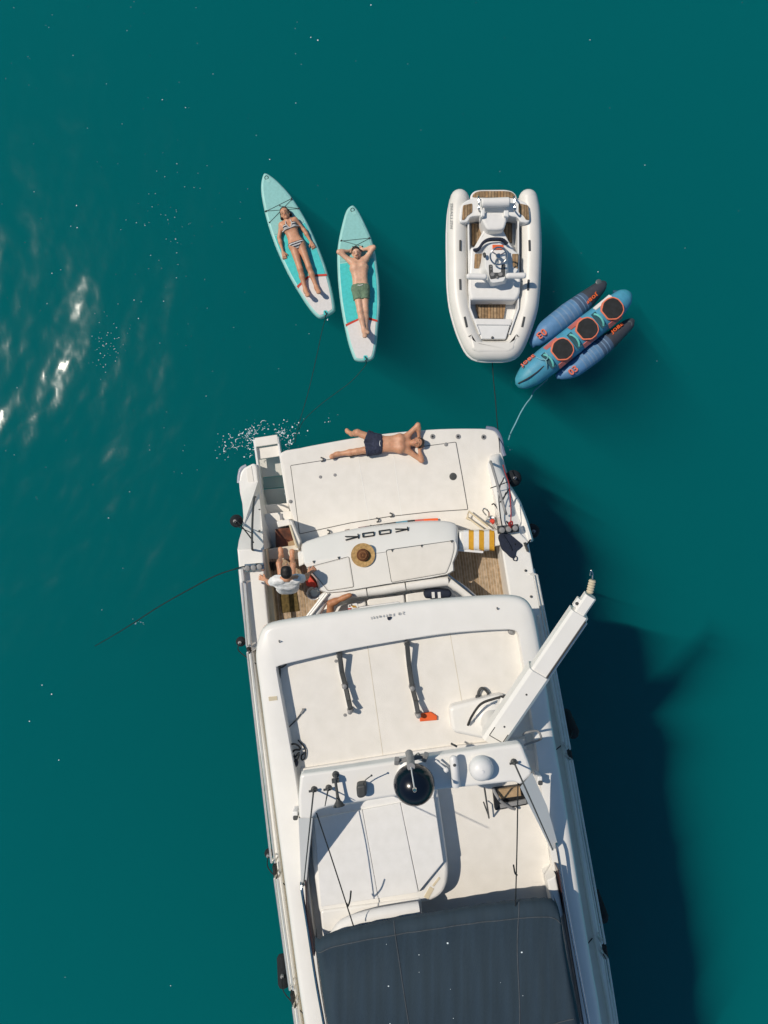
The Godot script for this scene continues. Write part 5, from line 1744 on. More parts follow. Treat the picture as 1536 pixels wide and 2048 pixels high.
func shorts(t: Node3D, J: Dictionary, front: Vector3, ink: Color, hem: float, top: float, loose := 0.02, called := "shorts") -> void:
	var s := Shape.new()
	var hp: Vector3 = (J.hip_a - J.hip_b).normalized()
	var b := []
	var wdir: Vector3 = (J.waist - J.pelvis).normalized()
	var wp: Vector3 = J.pelvis + wdir * top
	for m in [-1.0, 0.0, 1.0]:
		b.append([J.pelvis + wdir * (top + 0.08) + hp * 0.066 * m, 0.079 + loose * 0.5, J.pelvis + hp * 0.078 * m, 0.094 + loose * 0.5, wp, wdir])
	for e in ["a", "b"]:
		var d: Vector3 = (J["kn_" + e] - J["hip_" + e])
		var ep: Vector3 = J["hip_" + e] + d * hem
		b.append([J["hip_" + e], 0.093 + loose * 0.7, J["hip_" + e] + d * (hem + 0.3), 0.088 + loose, ep, d.normalized()])
	var cr := FastNoiseLite.new()
	cr.seed = 9; cr.frequency = 9.0
	field_mesh(s, b, 70.0, 0.010, [], func(p): 
		var v := 1.0 + 0.25 * cr.get_noise_3dv(p)
		return Color(ink.r * v, ink.g * v, ink.b * v))
	# creases
	for i in s.v.size():
		s.v[i] += s.n[i] * 0.009 * cr.get_noise_3d(s.v[i].x * 2.4, s.v[i].y * 1.5, s.v[i].z * 2.4)
	s.n.clear()
	var sh := part(s, called, M.cloth, t, 80.0)
	s = Shape.new()
	var dw: Vector3 = wp - wdir * 0.03 + front * (0.10 + loose * 0.5)
	tube(s, curve3([dw - hp * 0.05, dw - wdir * 0.01 + front * 0.006, dw + hp * 0.05], 3), 0.006, 5)
	part(s, "drawstring", M.cloth, sh)

func J_of(d: Dictionary) -> Dictionary:
	var r := {}
	for k in d:
		r[k] = spot(d[k][0], d[k][1], d[k][2]) if d[k] is Array else d[k]
	return r

func make_people() -> void:
	var tan_skin := Color(0.64, 0.325, 0.195); var fair := Color(0.74, 0.435, 0.295); var brown := Color(0.48, 0.215, 0.105)
	# woman on the outer board
	var b := 0.125
	var J := J_of({"head": [570.5, 428, b + 0.10], "neck": [576, 441, b + 0.075], "sh_a": [563, 450, b + 0.075], "sh_b": [590, 440, b + 0.075], "el_a": [558, 475, b + 0.045], "el_b": [609, 461, b + 0.045], "wr_a": [566, 504, b + 0.035], "wr_b": [622, 484, b + 0.035], "fi_a": [570, 519, b + 0.02], "fi_b": [629, 499, b + 0.02],
		"chest": [580, 454, b + 0.10], "waist": [587, 474, b + 0.085], "pelvis": [593, 489, b + 0.095], "hip_a": [587, 494, b + 0.095], "hip_b": [602, 489, b + 0.095], "kn_a": [600, 538, b + 0.10], "kn_b": [618, 534, b + 0.10], "an_a": [611, 580, b + 0.05], "an_b": [633, 575, b + 0.05], "to_a": [616, 591, b + 0.20], "to_b": [638, 585, b + 0.20], "th_a": -1.0, "th_b": 1.0, "curl_a": 0.6, "curl_b": 0.6})
	var bd := {"front": Vector3.UP, "ground": b, "wide": 0.82, "waist": 0.045, "thick": 0.86, "arm": 0.82, "leg": 0.93, "bust": 0.052, "long_hair": 1.0, "hand": 0.92, "cell": 0.012}
	var t := person("person in a navy and white striped bikini lying on a paddleboard, arms at the sides", J, Vector3(-0.1, 0.95, 0.05).normalized(), tan_skin, bd)
	bikini(t, J)
	# man on the inner board
	J = J_of({"head": [713, 507, b + 0.13], "neck": [716, 520, b + 0.085], "sh_a": [702, 523, b + 0.085], "sh_b": [731, 519, b + 0.085], "el_a": [678, 504, b + 0.12], "el_b": [747, 495, b + 0.12], "wr_a": [699, 502, b + 0.05], "wr_b": [727, 499, b + 0.05], "fi_a": [712, 503, b + 0.035], "fi_b": [714, 500, b + 0.03],
		"chest": [718, 536, b + 0.11], "waist": [720, 558, b + 0.10], "pelvis": [721, 576, b + 0.10], "hip_a": [714, 582, b + 0.10], "hip_b": [729, 580, b + 0.10], "kn_a": [720, 622, b + 0.12], "kn_b": [731, 621, b + 0.09], "an_a": [728, 661, b + 0.11], "an_b": [732, 659, b + 0.045], "to_a": [730, 673, b + 0.26], "to_b": [735, 666, b + 0.19], "th_a": -1.0, "th_b": 1.0, "curl_a": 0.9, "curl_b": 0.9})
	bd = {"front": Vector3.UP, "ground": b, "wide": 1.0, "beard": 1.0, "hair": M.hair_brown, "cell": 0.012}
	t = person("person in green shorts lying on a paddleboard with both hands behind the head", J, Vector3(0.0, 0.98, 0.2).normalized(), fair, bd)
	shorts(t, J, Vector3.UP, Color(0.17, 0.26, 0.17), 0.44, 0.06, 0.008)
	# man on the stern platform
	b = 0.912
	J = J_of({"head": [834, 885, b + 0.13], "neck": [817, 886, b + 0.09], "sh_a": [814, 873, b + 0.09], "sh_b": [814, 900, b + 0.09], "el_a": [836, 850, b + 0.12], "el_b": [843, 921, b + 0.09], "wr_a": [838, 874, b + 0.05], "wr_b": [839, 899, b + 0.05], "fi_a": [839, 884, b + 0.035], "fi_b": [840, 888, b + 0.03],
		"chest": [800, 887, b + 0.11], "waist": [778, 888, b + 0.10], "pelvis": [756, 888, b + 0.10], "hip_a": [751, 880, b + 0.10], "hip_b": [751, 897, b + 0.10], "kn_a": [715, 865, b + 0.10], "kn_b": [713, 903, b + 0.10], "an_a": [704, 868, b - 0.28], "an_b": [676, 908, b + 0.05], "to_a": [693, 861, b - 0.34], "to_b": [662, 914, b + 0.09], "th_a": -1.0, "th_b": 1.0, "curl_a": 0.9, "curl_b": 0.9})
	bd = {"front": Vector3.UP, "ground": b, "wide": 1.02, "cell": 0.012}
	t = person("person in navy shorts lying across the stern platform with one leg over the edge", J, Vector3(0.12, 0.98, 0.05).normalized(), tan_skin, bd)
	shorts(t, J, Vector3.UP, Color(0.03, 0.038, 0.075), 0.52, 0.07, 0.035)
	# man on the stairs in a white shirt, seen from behind
	J = J_of({"head": [573, 1141, 2.78], "neck": [575, 1156, 2.60], "sh_a": [553, 1160, 2.53], "sh_b": [594, 1158, 2.53], "el_a": [540, 1166, 2.17], "el_b": [611, 1156, 2.32], "wr_a": [531, 1159, 1.79], "wr_b": [618, 1146, 2.17], "fi_a": [520, 1155, 1.73], "fi_b": [626, 1139, 2.13],
		"chest": [574, 1166, 2.40], "waist": [575, 1172, 2.16], "pelvis": [575, 1175, 1.98], "hip_a": [566, 1174, 1.95], "hip_b": [584, 1174, 1.95], "kn_a": [558, 1127, 1.86], "kn_b": [586, 1130, 1.80], "an_a": [562, 1112, 1.42], "an_b": [584, 1118, 1.40], "to_a": [561, 1097, 1.40], "to_b": [584, 1101, 1.38], "th_a": 1.0, "th_b": -1.0, "curl_a": 0.25, "curl_b": 0.25, "back_a": Vector3.UP, "back_b": Vector3.UP})
	bd = {"front": Vector3(0, 0.3, -0.95).normalized(), "ground": 1.3, "wide": 1.05, "cell": 0.012, "leg": 0.78}
	t = person("person in a white T-shirt leaning on both hands at the top of the stern stairs", J, Vector3(0.0, 0.05, -1.0).normalized(), tan_skin, bd)
	shirt(t, J)
	shorts(t, J, Vector3(0, 0.5, -0.9).normalized(), Color(0.03, 0.03, 0.035), 0.5, 0.08, 0.02)
	# someone lounging on the cockpit sofa, one leg up on the backrest
	J = J_of({"head": [720, 1330, 2.05], "neck": [708, 1318, 1.96], "sh_a": [690, 1318, 1.92], "sh_b": [716, 1304, 1.92], "el_a": [672, 1310, 1.85], "el_b": [735, 1300, 1.85], "wr_a": [666, 1290, 1.83], "wr_b": [742, 1285, 1.83], "fi_a": [664, 1278, 1.81], "fi_b": [744, 1275, 1.81],
		"chest": [695, 1300, 1.90], "waist": [682, 1280, 1.86], "pelvis": [668, 1262, 1.83], "hip_a": [660, 1258, 1.83], "hip_b": [676, 1256, 1.83], "kn_a": [661, 1207, 2.06], "kn_b": [700, 1238, 1.86], "an_a": [686, 1196, 2.09], "an_b": [735, 1232, 1.80], "to_a": [700, 1190, 2.11], "to_b": [750, 1228, 1.86], "curl_a": 0.5, "curl_b": 0.5})
	bd = {"front": Vector3.UP, "ground": 1.72, "wide": 0.95, "cell": 0.014, "head_cell": 0.010, "hand_cell": 0.008}
	t = person("person lounging on the cockpit sofa with only a bent leg in view", J, Vector3(0, 1, 0), brown, bd)
	shorts(t, J, Vector3.UP, Color(0.05, 0.05, 0.06), 0.35, 0.06, 0.015)
	var s := Shape.new()
	var an: Vector3 = J.an_a.lerp(J.kn_a, 0.08)
	var ad: Vector3 = (J.an_a - J.kn_a).normalized()
	lathe(s, an, [Vector2(0.042, -0.008), Vector2(0.046, 0.0), Vector2(0.042, 0.008)], 14, ad)
	part(s, "ankle_chain", M.steel, t)
	# someone standing under the overhang with a hand on the side deck
	J = J_of({"head": [600, 1350, 2.95], "neck": [598, 1345, 2.78], "sh_a": [578, 1336, 2.72], "sh_b": [622, 1340, 2.72], "el_a": [556, 1302, 2.3], "el_b": [630, 1345, 2.45], "wr_a": [537, 1268, 1.77], "wr_b": [628, 1335, 2.22], "fi_a": [531, 1250, 1.725], "fi_b": [626, 1325, 2.1],
		"chest": [600, 1345, 2.55], "waist": [602, 1350, 2.35], "pelvis": [604, 1352, 2.2], "hip_a": [596, 1352, 2.17], "hip_b": [613, 1352, 2.17], "kn_a": [594, 1340, 1.78], "kn_b": [616, 1340, 1.78], "an_a": [594, 1338, 1.42], "an_b": [618, 1338, 1.42], "to_a": [592, 1322, 1.38], "to_b": [616, 1322, 1.38], "th_a": 1.0, "th_b": -1.0, "curl_a": 0.2, "back_a": Vector3.UP})
	bd = {"front": Vector3(0, 0, -1), "ground": 1.34, "wide": 0.95, "cell": 0.014, "head_cell": 0.010}
	t = person("person hidden under the flybridge overhang, only one hand on the side deck showing", J, Vector3(0, 0, -1), brown, bd)
	shirt(t, J)
	shorts(t, J, Vector3(0, 0, -1), Color(0.05, 0.05, 0.06), 0.5, 0.06, 0.02)

func bikini(t: Node3D, J: Dictionary) -> void:
	var sp: Vector3 = (J.sh_a - J.sh_b).normalized()
	var ax: Vector3 = (J.pelvis - J.neck).normalized()
	var c: Vector3 = J.chest
	var navy := Color(0.02, 0.025, 0.05); var white := Color(0.78, 0.76, 0.75)
	var stripe := func(p: Vector3) -> Color:
		return navy if fposmod((p - c).dot(ax) + 0.006, 0.046) < 0.026 else white
	var s := Shape.new()
	for m in [-1.0, 1.0]:
		var e: Vector3 = c + sp * 0.078 * m + Vector3.UP * 0.055
		field_mesh(s, [[e, 0.060, c + sp * 0.082 * m + Vector3.UP * 0.03, 0.060]], 200.0, 0.006, [[c + Vector3.UP * 0.045, Vector3.DOWN], [c + ax * 0.045, ax], [e - sp * m * 0.03, (-sp * m * 1.0 - ax * 0.45).normalized()]], stripe)
	var top := part(s, "bikini_top", M.cloth, t)
	s = Shape.new()
	s.ink = white
	tube(s, curve3([c + sp * 0.17 + ax * 0.045 + Vector3.UP * 0.02, c + sp * 0.09 + ax * 0.047 + Vector3.UP * 0.098, c + ax * 0.045 + Vector3.UP * 0.088, c - sp * 0.09 + ax * 0.047 + Vector3.UP * 0.098, c - sp * 0.17 + ax * 0.045 + Vector3.UP * 0.02], 5), 0.009, 6)
	for m in [-1.0, 1.0]:
		tube(s, curve3([c + sp * 0.02 * m + ax * 0.04 + Vector3.UP * 0.092, c + sp * 0.055 * m - ax * 0.03 + Vector3.UP * 0.105, c + sp * 0.05 * m - ax * 0.10 + Vector3.UP * 0.065, J.neck + sp * 0.045 * m + Vector3.UP * 0.03], 5), 0.008, 6)
	part(s, "strap", M.cloth, top)
	# bottom
	s = Shape.new()
	var hp: Vector3 = (J.hip_a - J.hip_b).normalized()
	var p: Vector3 = J.pelvis
	var bones := []
	for m in [-1.0, 0.0, 1.0]: bones.append([J.waist + hp * 0.05 * m, 0.074, p + hp * 0.075 * m, 0.094])
	for e in ["hip_a", "hip_b"]: bones.append([J[e], 0.090, J[e].lerp(J["kn" + e.substr(3)], 0.3), 0.085])
	var dn: Vector3 = (J.kn_a.lerp(J.kn_b, 0.5) - p).normalized()
	field_mesh(s, bones, 75.0, 0.007, [[p - dn * 0.035, -dn], [p + dn * 0.115, dn], [p + hp * 0.15 - dn * 0.01, (hp * 0.62 + dn * 0.8).normalized()], [p - hp * 0.15 - dn * 0.01, (-hp * 0.62 + dn * 0.8).normalized()]], stripe)
	part(s, "bikini_bottom", M.cloth, t)

func shirt(t: Node3D, J: Dictionary) -> void:
	var s := Shape.new()
	var sp: Vector3 = (J.sh_a - J.sh_b).normalized()
	var b := []
	for m in [-1.0, 0.0, 1.0]:
		var mid: Vector3 = J.sh_a.lerp(J.sh_b, 0.5)
		b.append([mid.lerp(J.chest, 0.25) + sp * 0.08 * m, 0.078, J.chest + sp * 0.092 * m, 0.108]); b.append([J.chest + sp * 0.092 * m, 0.108, J.waist + sp * 0.08 * m, 0.105]); b.append([J.waist + sp * 0.08 * m, 0.103, J.pelvis + sp * 0.085 * m, 0.112, J.pelvis, (J.pelvis - J.waist).normalized()])
	for e in ["a", "b"]:
		var d: Vector3 = J["el_" + e] - J["sh_" + e]
		b.append([J["sh_" + e], 0.078, J["sh_" + e] + d * 1.0, 0.075, J["sh_" + e] + d * 0.62, d.normalized()])
		b.append([J["sh_" + e], 0.074, J["sh_" + e].lerp(J.neck, 0.55), 0.064])
	field_mesh(s, b, 70.0, 0.010, [[J.neck, (J.head - J.neck).normalized()]], func(_p): return Color(0.93, 0.94, 0.96))
	var cr := FastNoiseLite.new()
	cr.seed = 17; cr.frequency = 7.0
	for i in s.v.size(): s.v[i] += s.n[i] * 0.010 * cr.get_noise_3d(s.v[i].x * 1.2, s.v[i].y * 2.2, s.v[i].z * 2.2)
	s.n.clear()
	part(s, "shirt", M.cloth, t, 80.0)

# ---------- loose things ----------

func rope(points: Array, r: float, label: String, m: Material, called := "mooring_rope", seg := 6) -> void:
	var s := Shape.new()
	var p := curve3(line(points), seg)
	tube(s, p, r, 6)
	single(s, called, label, "rope", m, p[0])

func make_loose() -> void:
	var s: Shape
	# straw hat on the garage lid
	var hc := spot(726, 1110, 2.112)
	var hat := thing("straw_hat", "wide-brimmed straw hat with dark crown on the white garage lid", "hat", hc)
	s = Shape.new()
	lathe(s, hc, [Vector2(0, 0.0), Vector2(0.11, 0.0), Vector2(0.19, 0.012), Vector2(0.202, 0.02), Vector2(0.202, 0.026), Vector2(0.188, 0.022), Vector2(0.10, 0.012)], 32)
	part(s, "brim", M.straw, hat)
	s = Shape.new()
	lathe(s, hc, [Vector2(0.108, 0.008), Vector2(0.104, 0.035), Vector2(0.100, 0.07)], 28)
	part(s, "hat_band", M.straw_dark, hat)
	for k in 4:
		s = Shape.new()
		var r0 := 0.101 - k * 0.025; var y0: float = 0.068 + [0.0, 0.024, 0.030, 0.022][k]
		lathe(s, hc, [Vector2(r0, y0 - 0.006), Vector2(r0 - 0.006, y0 + 0.010), Vector2(r0 - 0.020, y0 + 0.016), Vector2(maxf(0.0, r0 - 0.027), y0 + 0.012)], 24)
		part(s, "crown_ring", [M.straw_dark, mat(0.30, 0.13, 0.05, 0.85, 0.25, 0.8, 5.0)][k % 2], hat)
	# striped towel over the gate
	var tc := spot(960, 1082, 1.92)
	var towel := thing("striped_towel", "yellow and white striped towel hung over the stern gate", "towel", tc)
	for k in 6:
		s = Shape.new()
		var x0 := 927.0 + k * 10.3; var x1 := x0 + 10.3
		var pr := []
		for v in [[1060, 1.72], [1061, 1.90], [1066, 1.925], [1078, 1.93], [1090, 1.928], [1098, 1.92], [1101, 1.86], [1102, 1.70]]:
			pr.append([spot(x0, v[0] + sin(x0 * 0.3) * 0.6, v[1] + 0.008 * sin(x0 * 0.5)), spot(x1, v[0] + sin(x1 * 0.3) * 0.6, v[1] + 0.008 * sin(x1 * 0.5))])
		for i in pr.size() - 1:
			s.quad(pr[i][0], pr[i + 1][0], pr[i + 1][1], pr[i][1])
			var dn := Vector3(0, -0.012, 0)
			s.quad(pr[i][0] + dn, pr[i][1] + dn, pr[i + 1][1] + dn, pr[i + 1][0] + dn)
		part(s, "stripe", M.white_cloth if k % 2 == 0 else M.yellow, towel, 80.0)
	# navy cloth on the side deck
	var ng := []
	var cr := FastNoiseLite.new()
	cr.seed = 6; cr.frequency = 4.0
	var outl := flat([998, 1070, 1004, 1066, 1013, 1066, 1022, 1070, 1034, 1080, 1045, 1090, 1040, 1097, 1033, 1103, 1031, 1112, 1027, 1117, 1020, 1114, 1012, 1106, 1005, 1100, 1001, 1092, 999, 1084, 997, 1077], 2.03)
	s = Shape.new()
	slab(s, curvy(turned(outl), 3), 2.0, 2.03, 0.012)
	var bag := thing("navy_cloth", "navy cloth bag lying below the three rollers of the side deck", "bag", spot(1018, 1090, 2.0))
	part(s, "cloth", M.navy, bag)
	s = Shape.new()
	tube(s, curve3(line([1026, 1113, 2.03, 1027, 1120, 2.02, 1033, 1121, 2.02, 1034, 1115, 2.02, 1030, 1111, 2.03]), 4), 0.008, 6)
	tube(s, curve3(line([1006, 1070, 2.045, 1016, 1085, 2.05, 1024, 1100, 2.045]), 4), 0.012, 6)
	part(s, "cord", M.navy, bag)
	# wakeboard lying against the foot of the lid
	s = Shape.new()
	var wk := thing("water_ski", "slim black, blue and orange ski lying along the foot of the garage lid", "ski", spot(790, 1052, 0.92))
	var seg := [[690, 1065, 700, 1063, M.wood], [717, 1060, 735, 1057, mat(0.12, 0.02, 0.04, 0.4, 0.1)], [735, 1057, 792, 1049, M.black], [792, 1049, 815, 1046, mat(0.10, 0.3, 0.42, 0.4, 0.1)], [815, 1046, 830, 1044.5, M.black], [830, 1044.5, 848, 1043, mat(0.6, 0.15, 0.12, 0.4, 0.1)], [848, 1043, 876, 1041.5, M.orange]]
	for g in seg:
		s = Shape.new()
		bar(s, spot(g[0], g[1] - 1.5, 0.96), spot(g[2], g[3] - 1.5, 0.96), 0.07, 0.03, Vector3.UP, 0.3)
		part(s, "section", g[4], wk)
	s = Shape.new()
	bar(s, spot(741, 1058, 1.0), spot(742, 1050, 1.0), 0.03, 0.05)
	part(s, "fin", M.dark_grey, wk)
	# boxes and odds and ends on the landing
	s = Shape.new()
	slab(s, flat([566, 1101, 592, 1098, 595, 1120, 578, 1124], 1.28), 1.0, 1.28, 0.006)
	var box := thing("cardboard_box", "open cardboard box standing behind the person on the stern stairs", "box", spot(580, 1110, 1.0))
	part(s, "carton", M.card, box)
	s = Shape.new()
	var f0 := spot(576, 1083, 1.3)
	s.quad(spot(576, 1084, 1.32), spot(577, 1100, 1.28), spot(592, 1098, 1.28), spot(588, 1080, 1.32))
	s.quad(spot(588, 1080, 1.315), spot(592, 1098, 1.275), spot(577, 1100, 1.275), spot(576, 1084, 1.315))
	part(s, "flap", M.card, box)
	s = Shape.new()
	bar(s, spot(577, 1103, 1.283), spot(582, 1112, 1.283), 0.012, 0.006); bar(s, spot(582, 1106, 1.283), spot(579, 1116, 1.283), 0.012, 0.006)
	part(s, "print", M.seal, box)
	for k in 2:
		s = Shape.new()
		var c := spot(541 + k * 7, 1133, 1.36)
		tube(s, [c + Vector3(0, 0, 0.07), c + Vector3(0, 0.005, 0.03), c + Vector3(0, 0.02, -0.04), c + Vector3(0, 0.03, -0.08)], [0.025, 0.038, 0.036, 0.03], 10)
		single(s, "shoe", ["black shoe nearer the coaming, beside the white-shirted person's legs", "black shoe nearer the white-shirted person's legs, away from the coaming"][k], "shoe", M.black, c, "pair of black shoes")
	s = Shape.new()
	slab(s, flat([558, 1180, 592, 1176, 599, 1222, 564, 1226], 1.355), 1.345, 1.36, 0.006)
	single(s, "door_mat", "olive door mat on the cockpit teak behind the white-shirted person", "mat", M.olive, spot(578, 1200, 1.345))
	# red bag and steel bucket at the lid's corner
	s = Shape.new()
	stack(s, [turned(flat([609, 1152, 618, 1150, 636, 1172, 630, 1178, 612, 1174], 1.5)), turned(flat([611, 1152, 617, 1150, 634, 1170, 629, 1174, 613, 1170], 1.7))], [1.345, 1.72])
	single(s, "red_bag", "bright red bag tucked against the corner of the garage lid", "bag", M.red, spot(620, 1162, 1.345))
	var bk := thing("ice_bucket", "grey metal bucket on the teak beside the red bag", "bucket", spot(629, 1184, 1.345))
	s = Shape.new()
	lathe(s, spot(629, 1184, 1.345), [Vector2(0, 0), Vector2(0.085, 0), Vector2(0.115, 0.22), Vector2(0.12, 0.225), Vector2(0.108, 0.22), Vector2(0.08, 0.02), Vector2(0, 0.02)], 22)
	part(s, "pail", M.rail, bk)
	s = Shape.new()
	tube(s, curve3([spot(620, 1182, 1.57), spot(626, 1178, 1.66), spot(633, 1180, 1.67), spot(638, 1186, 1.57)], 5), 0.006, 6)
	part(s, "handle", M.steel, bk)
	s = Shape.new()
	slab(s, flat([611, 1186, 616, 1182, 624, 1186, 617, 1192], 1.37), 1.345, 1.365, 0.006)
	single(s, "folded_napkin", "small white folded napkin beside the metal bucket", "napkin", M.white_cloth, spot(617, 1186, 1.345))
	# cushion and things on the sofa and table
	s = Shape.new()
	var cu := thing("scatter_cushion", "navy cushion with two white stripes on the cockpit sofa", "cushion", spot(876, 1190, 1.8))
	slab(s, fillet(flat([847, 1186, 853, 1180, 876, 1178, 899, 1180, 905, 1186, 902, 1196, 850, 1198], 1.95), 0.05, 3), 1.74, 1.95, 0.06)
	part(s, "cover", M.navy, cu)
	s = Shape.new()
	for x in [866.0, 878.0]: bar(s, spot(x, 1184, 1.952), spot(x + 1, 1196, 1.952), 0.05, 0.008)
	part(s, "stripe", M.white_cloth, cu)
	var tr := thing("snack_tray", "small white tray of snacks on the cockpit table edge", "tray", spot(708, 1212, 2.0))
	s = Shape.new()
	slab(s, fillet(flat([695, 1210, 714, 1206, 718, 1216, 698, 1220], 2.03), 0.02, 2), 2.0, 2.02, 0.008)
	part(s, "plate", M.white_plastic, tr)
	s = Shape.new()
	for p in [[699, 1212], [703, 1210]]: ball(s, spot(p[0], p[1], 2.03), 0.014, 0.012, 0.014, 8, 6)
	part(s, "olive_fruit", M.black, tr)
	s = Shape.new()
	for k in 3: bar(s, spot(703 + k * 3, 1211, 2.03), spot(707 + k * 3, 1215, 2.03), 0.012, 0.012)
	part(s, "stick", M.yellow, tr)
	s = Shape.new()
	bar(s, spot(696, 1218, 2.03), spot(702, 1217, 2.03), 0.02, 0.02)
	part(s, "berry", M.red, tr)
	# red and yellow cloth on the helm seat
	s = Shape.new()
	var fc := thing("flag_cloth", "red and yellow cloth on the helm seat beside the dark canvas", "cloth", spot(800, 1850, 4.35))
	for g in [[748, 1860, 766, 1850, M.red], [764, 1852, 806, 1842, mat(0.55, 0.36, 0.06, 0.8, 0.2, 0.5, 3.0)], [804, 1843, 844, 1834, M.red]]:
		s = Shape.new()
		slab(s, fillet(flat([g[0], g[1], g[2], g[3], g[2] + 2, g[3] + 22, g[0] + 2, g[1] + 20], 4.4), 0.02, 2), 4.28, 4.42, 0.02)
		part(s, "panel", g[4], fc)
	# flybridge clutter
	s = Shape.new()
	slab(s, flat([838, 1428, 862, 1424, 874, 1432, 874, 1440, 840, 1443], 3.96), 3.932, 3.975, 0.012)
	single(s, "orange_rag", "crumpled orange rag on the flybridge deck by the longer cradle", "cloth", M.orange, spot(856, 1434, 3.93))
	var kn := thing("rope_bundle", "tangled dark blue straps and ropes heaped in the flybridge deck's corner", "straps", spot(588, 1512, 3.93))
	s = Shape.new()
	tube(s, curve3(line([577, 1503, 4.0, 582, 1490, 4.04, 590, 1488, 4.06, 598, 1493, 4.04, 600, 1499, 4.0, 590, 1500, 4.05, 582, 1508, 4.06, 590, 1514, 4.05, 598, 1505, 4.02, 594, 1520, 4.05, 582, 1524, 4.05, 580, 1512, 4.0]), 6), 0.014, 6)
	tube(s, curve3(line([596, 1480, 3.96, 605, 1490, 3.96, 611, 1500, 3.96, 610, 1515, 3.96, 604, 1520, 3.96, 603, 1512, 3.96, 609, 1506, 3.96]), 6), 0.010, 6)
	part(s, "strap", M.rope, kn)
	s = Shape.new()
	for p in [[583, 1516, 0.06], [590, 1526, 0.05], [585, 1532, 0.04]]:
		ball(s, spot(p[0], p[1], 3.99), p[2], 0.05, p[2] * 1.3, 10, 7)
	part(s, "bag", M.navy, kn)
	var sh := thing("shackle", "dark metal shackle lying on the flybridge deck near the crane", "shackle", spot(965, 1388, 3.93))
	s = Shape.new()
	tube(s, curve3(line([956, 1392, 3.97, 958, 1382, 3.99, 964, 1376, 4.0, 974, 1383, 3.99, 976, 1391, 3.97, 966, 1394, 3.97, 954, 1396, 3.97]), 5), 0.020, 8)
	part(s, "bow", M.dark_grey, sh)
	s = Shape.new()
	ball(s, spot(956, 1394, 3.97), 0.04, 0.04, 0.04, 12, 8)
	part(s, "pin", M.dark_grey, sh)
	var hk := thing("hook_strap", "thin grey strap with a hook end on the flybridge deck's side", "strap", spot(588, 1440, 3.93))
	s = Shape.new()
	tube(s, curve3(line([571, 1461, 3.99, 580, 1452, 3.97, 592, 1440, 3.95, 602, 1427, 3.95]), 4), 0.010, 6)
	part(s, "strap", M.dark_grey, hk)
	s = Shape.new()
	tube(s, curve3(line([602, 1427, 3.95, 606, 1421, 3.96, 608, 1419, 3.96, 604, 1419, 3.96]), 4), 0.016, 6)
	ball(s, spot(571, 1461, 3.98), 0.03, 0.03, 0.03, 8, 6)
	part(s, "hook", M.grey, hk)
	s = Shape.new()
	tube(s, curve3(line([557, 1332, 4.0, 563, 1335, 3.98, 571, 1330, 3.97, 570, 1327, 3.97, 560, 1330, 4.0, 560, 1345, 3.97, 558, 1368, 3.96, 556, 1372, 3.96]), 5), 0.013, 6)
	single(s, "snap_strap", "dark snap strap hanging at the flybridge deck's aft corner", "strap", M.dark_grey, spot(560, 1340, 3.93))
	# two cords from the arch down to the canvas, each with a hook
	for c in [[[633, 1626, 5.1, 665, 1722, 5.0, 707, 1852, 4.8], [693, 1806, 4.84, 696, 1812, 4.86, 700, 1800, 4.95, 702, 1782, 5.0], "thin dark cord running from the arch across the sunpad to the canvas"], [[1036, 1566, 5.1, 1034, 1690, 5.0, 1031, 1812, 4.82], [1034, 1750, 4.9, 1030, 1746, 4.95, 1027, 1730, 5.0], "thin dark cord running from the arch over the bare deck to the canvas"]]:
		var cd := thing("bungee_cord", c[2], "cord", spot(c[0][0], c[0][1], 5.1), "cords between the arch and canvas cover")
		s = Shape.new()
		tube(s, curve3(line(c[0]), 6), 0.0085, 6)
		part(s, "cord", M.rope, cd)
		s = Shape.new()
		tube(s, curve3(line(c[1]), 5), 0.011, 6)
		part(s, "hook", M.rope, cd)
	# fenders hung over the sides
	var fn := [[473, 1042, 13, 1.0, 0, "black ball fender beside the stern steps with a thin line to the deck"], [482, 1283, 10, 1.0, 0, "small dark ball fender halfway along the sunlit side"], [538, 1706, 9, 1.2, 0, "small fender showing beside the helm canvas on the sunlit side"], [566, 1944, 11, 1.2, 1, "long black fender hanging on the sunlit side by the canvas"],
		[1026, 957, 17, 1.0, 0, "large black ball fender at the crane-side stern corner"], [1064, 1062, 15, 1.0, 0, "black ball fender in shade next to the three-roller fairlead"], [1138, 1448, 13, 1.1, 1, "black fender hanging beside the crane's foot in shade"], [1196, 1812, 13, 1.1, 1, "black fender in the yacht's shadow beside the canvas cover"]]
	for f in fn:
		var r: float = f[2] * (EYE - f[3]) / GRID
		var c := spot(f[0], f[1], f[3])
		var t := thing("fender", f[5], "fender", c, "fenders hung over the yacht's sides")
		s = Shape.new()
		if f[4] == 0: ball(s, c, r, r * 1.12, r, 20, 14)
		else: lathe(s, c, [Vector2(0, -r * 3.0), Vector2(r * 0.6, -r * 2.9), Vector2(r, -r * 2.3), Vector2(r, r * 1.9), Vector2(r * 0.7, r * 2.5), Vector2(0, r * 2.7)] , 18, Vector3(0.13, 0.5, 1.0).normalized() if f[0] < 700 else Vector3(0.1, 1.0, 0.5).normalized())
		part(s, "float", M.fender, t)
		s = Shape.new()
		lathe(s, c + Vector3(0, r * 1.05, 0), [Vector2(0.03, 0), Vector2(0.03, 0.05), Vector2(0, 0.055)], 10)
		part(s, "eye", M.grey, t)
		var inb := 1.0 if f[0] < 700 else -1.0
		s = Shape.new()
		tube(s, curve3([c + Vector3(0, r * 1.1, 0), c + Vector3(inb * r * 0.8, (2.0 - f[3]) * 0.6, 0.06), Vector3(c.x + inb * (r + 0.36), 2.05 if f[1] > 1000 else 1.75, c.z + 0.2)], 5), 0.009, 6)
		part(s, "lanyard", M.rope, t)
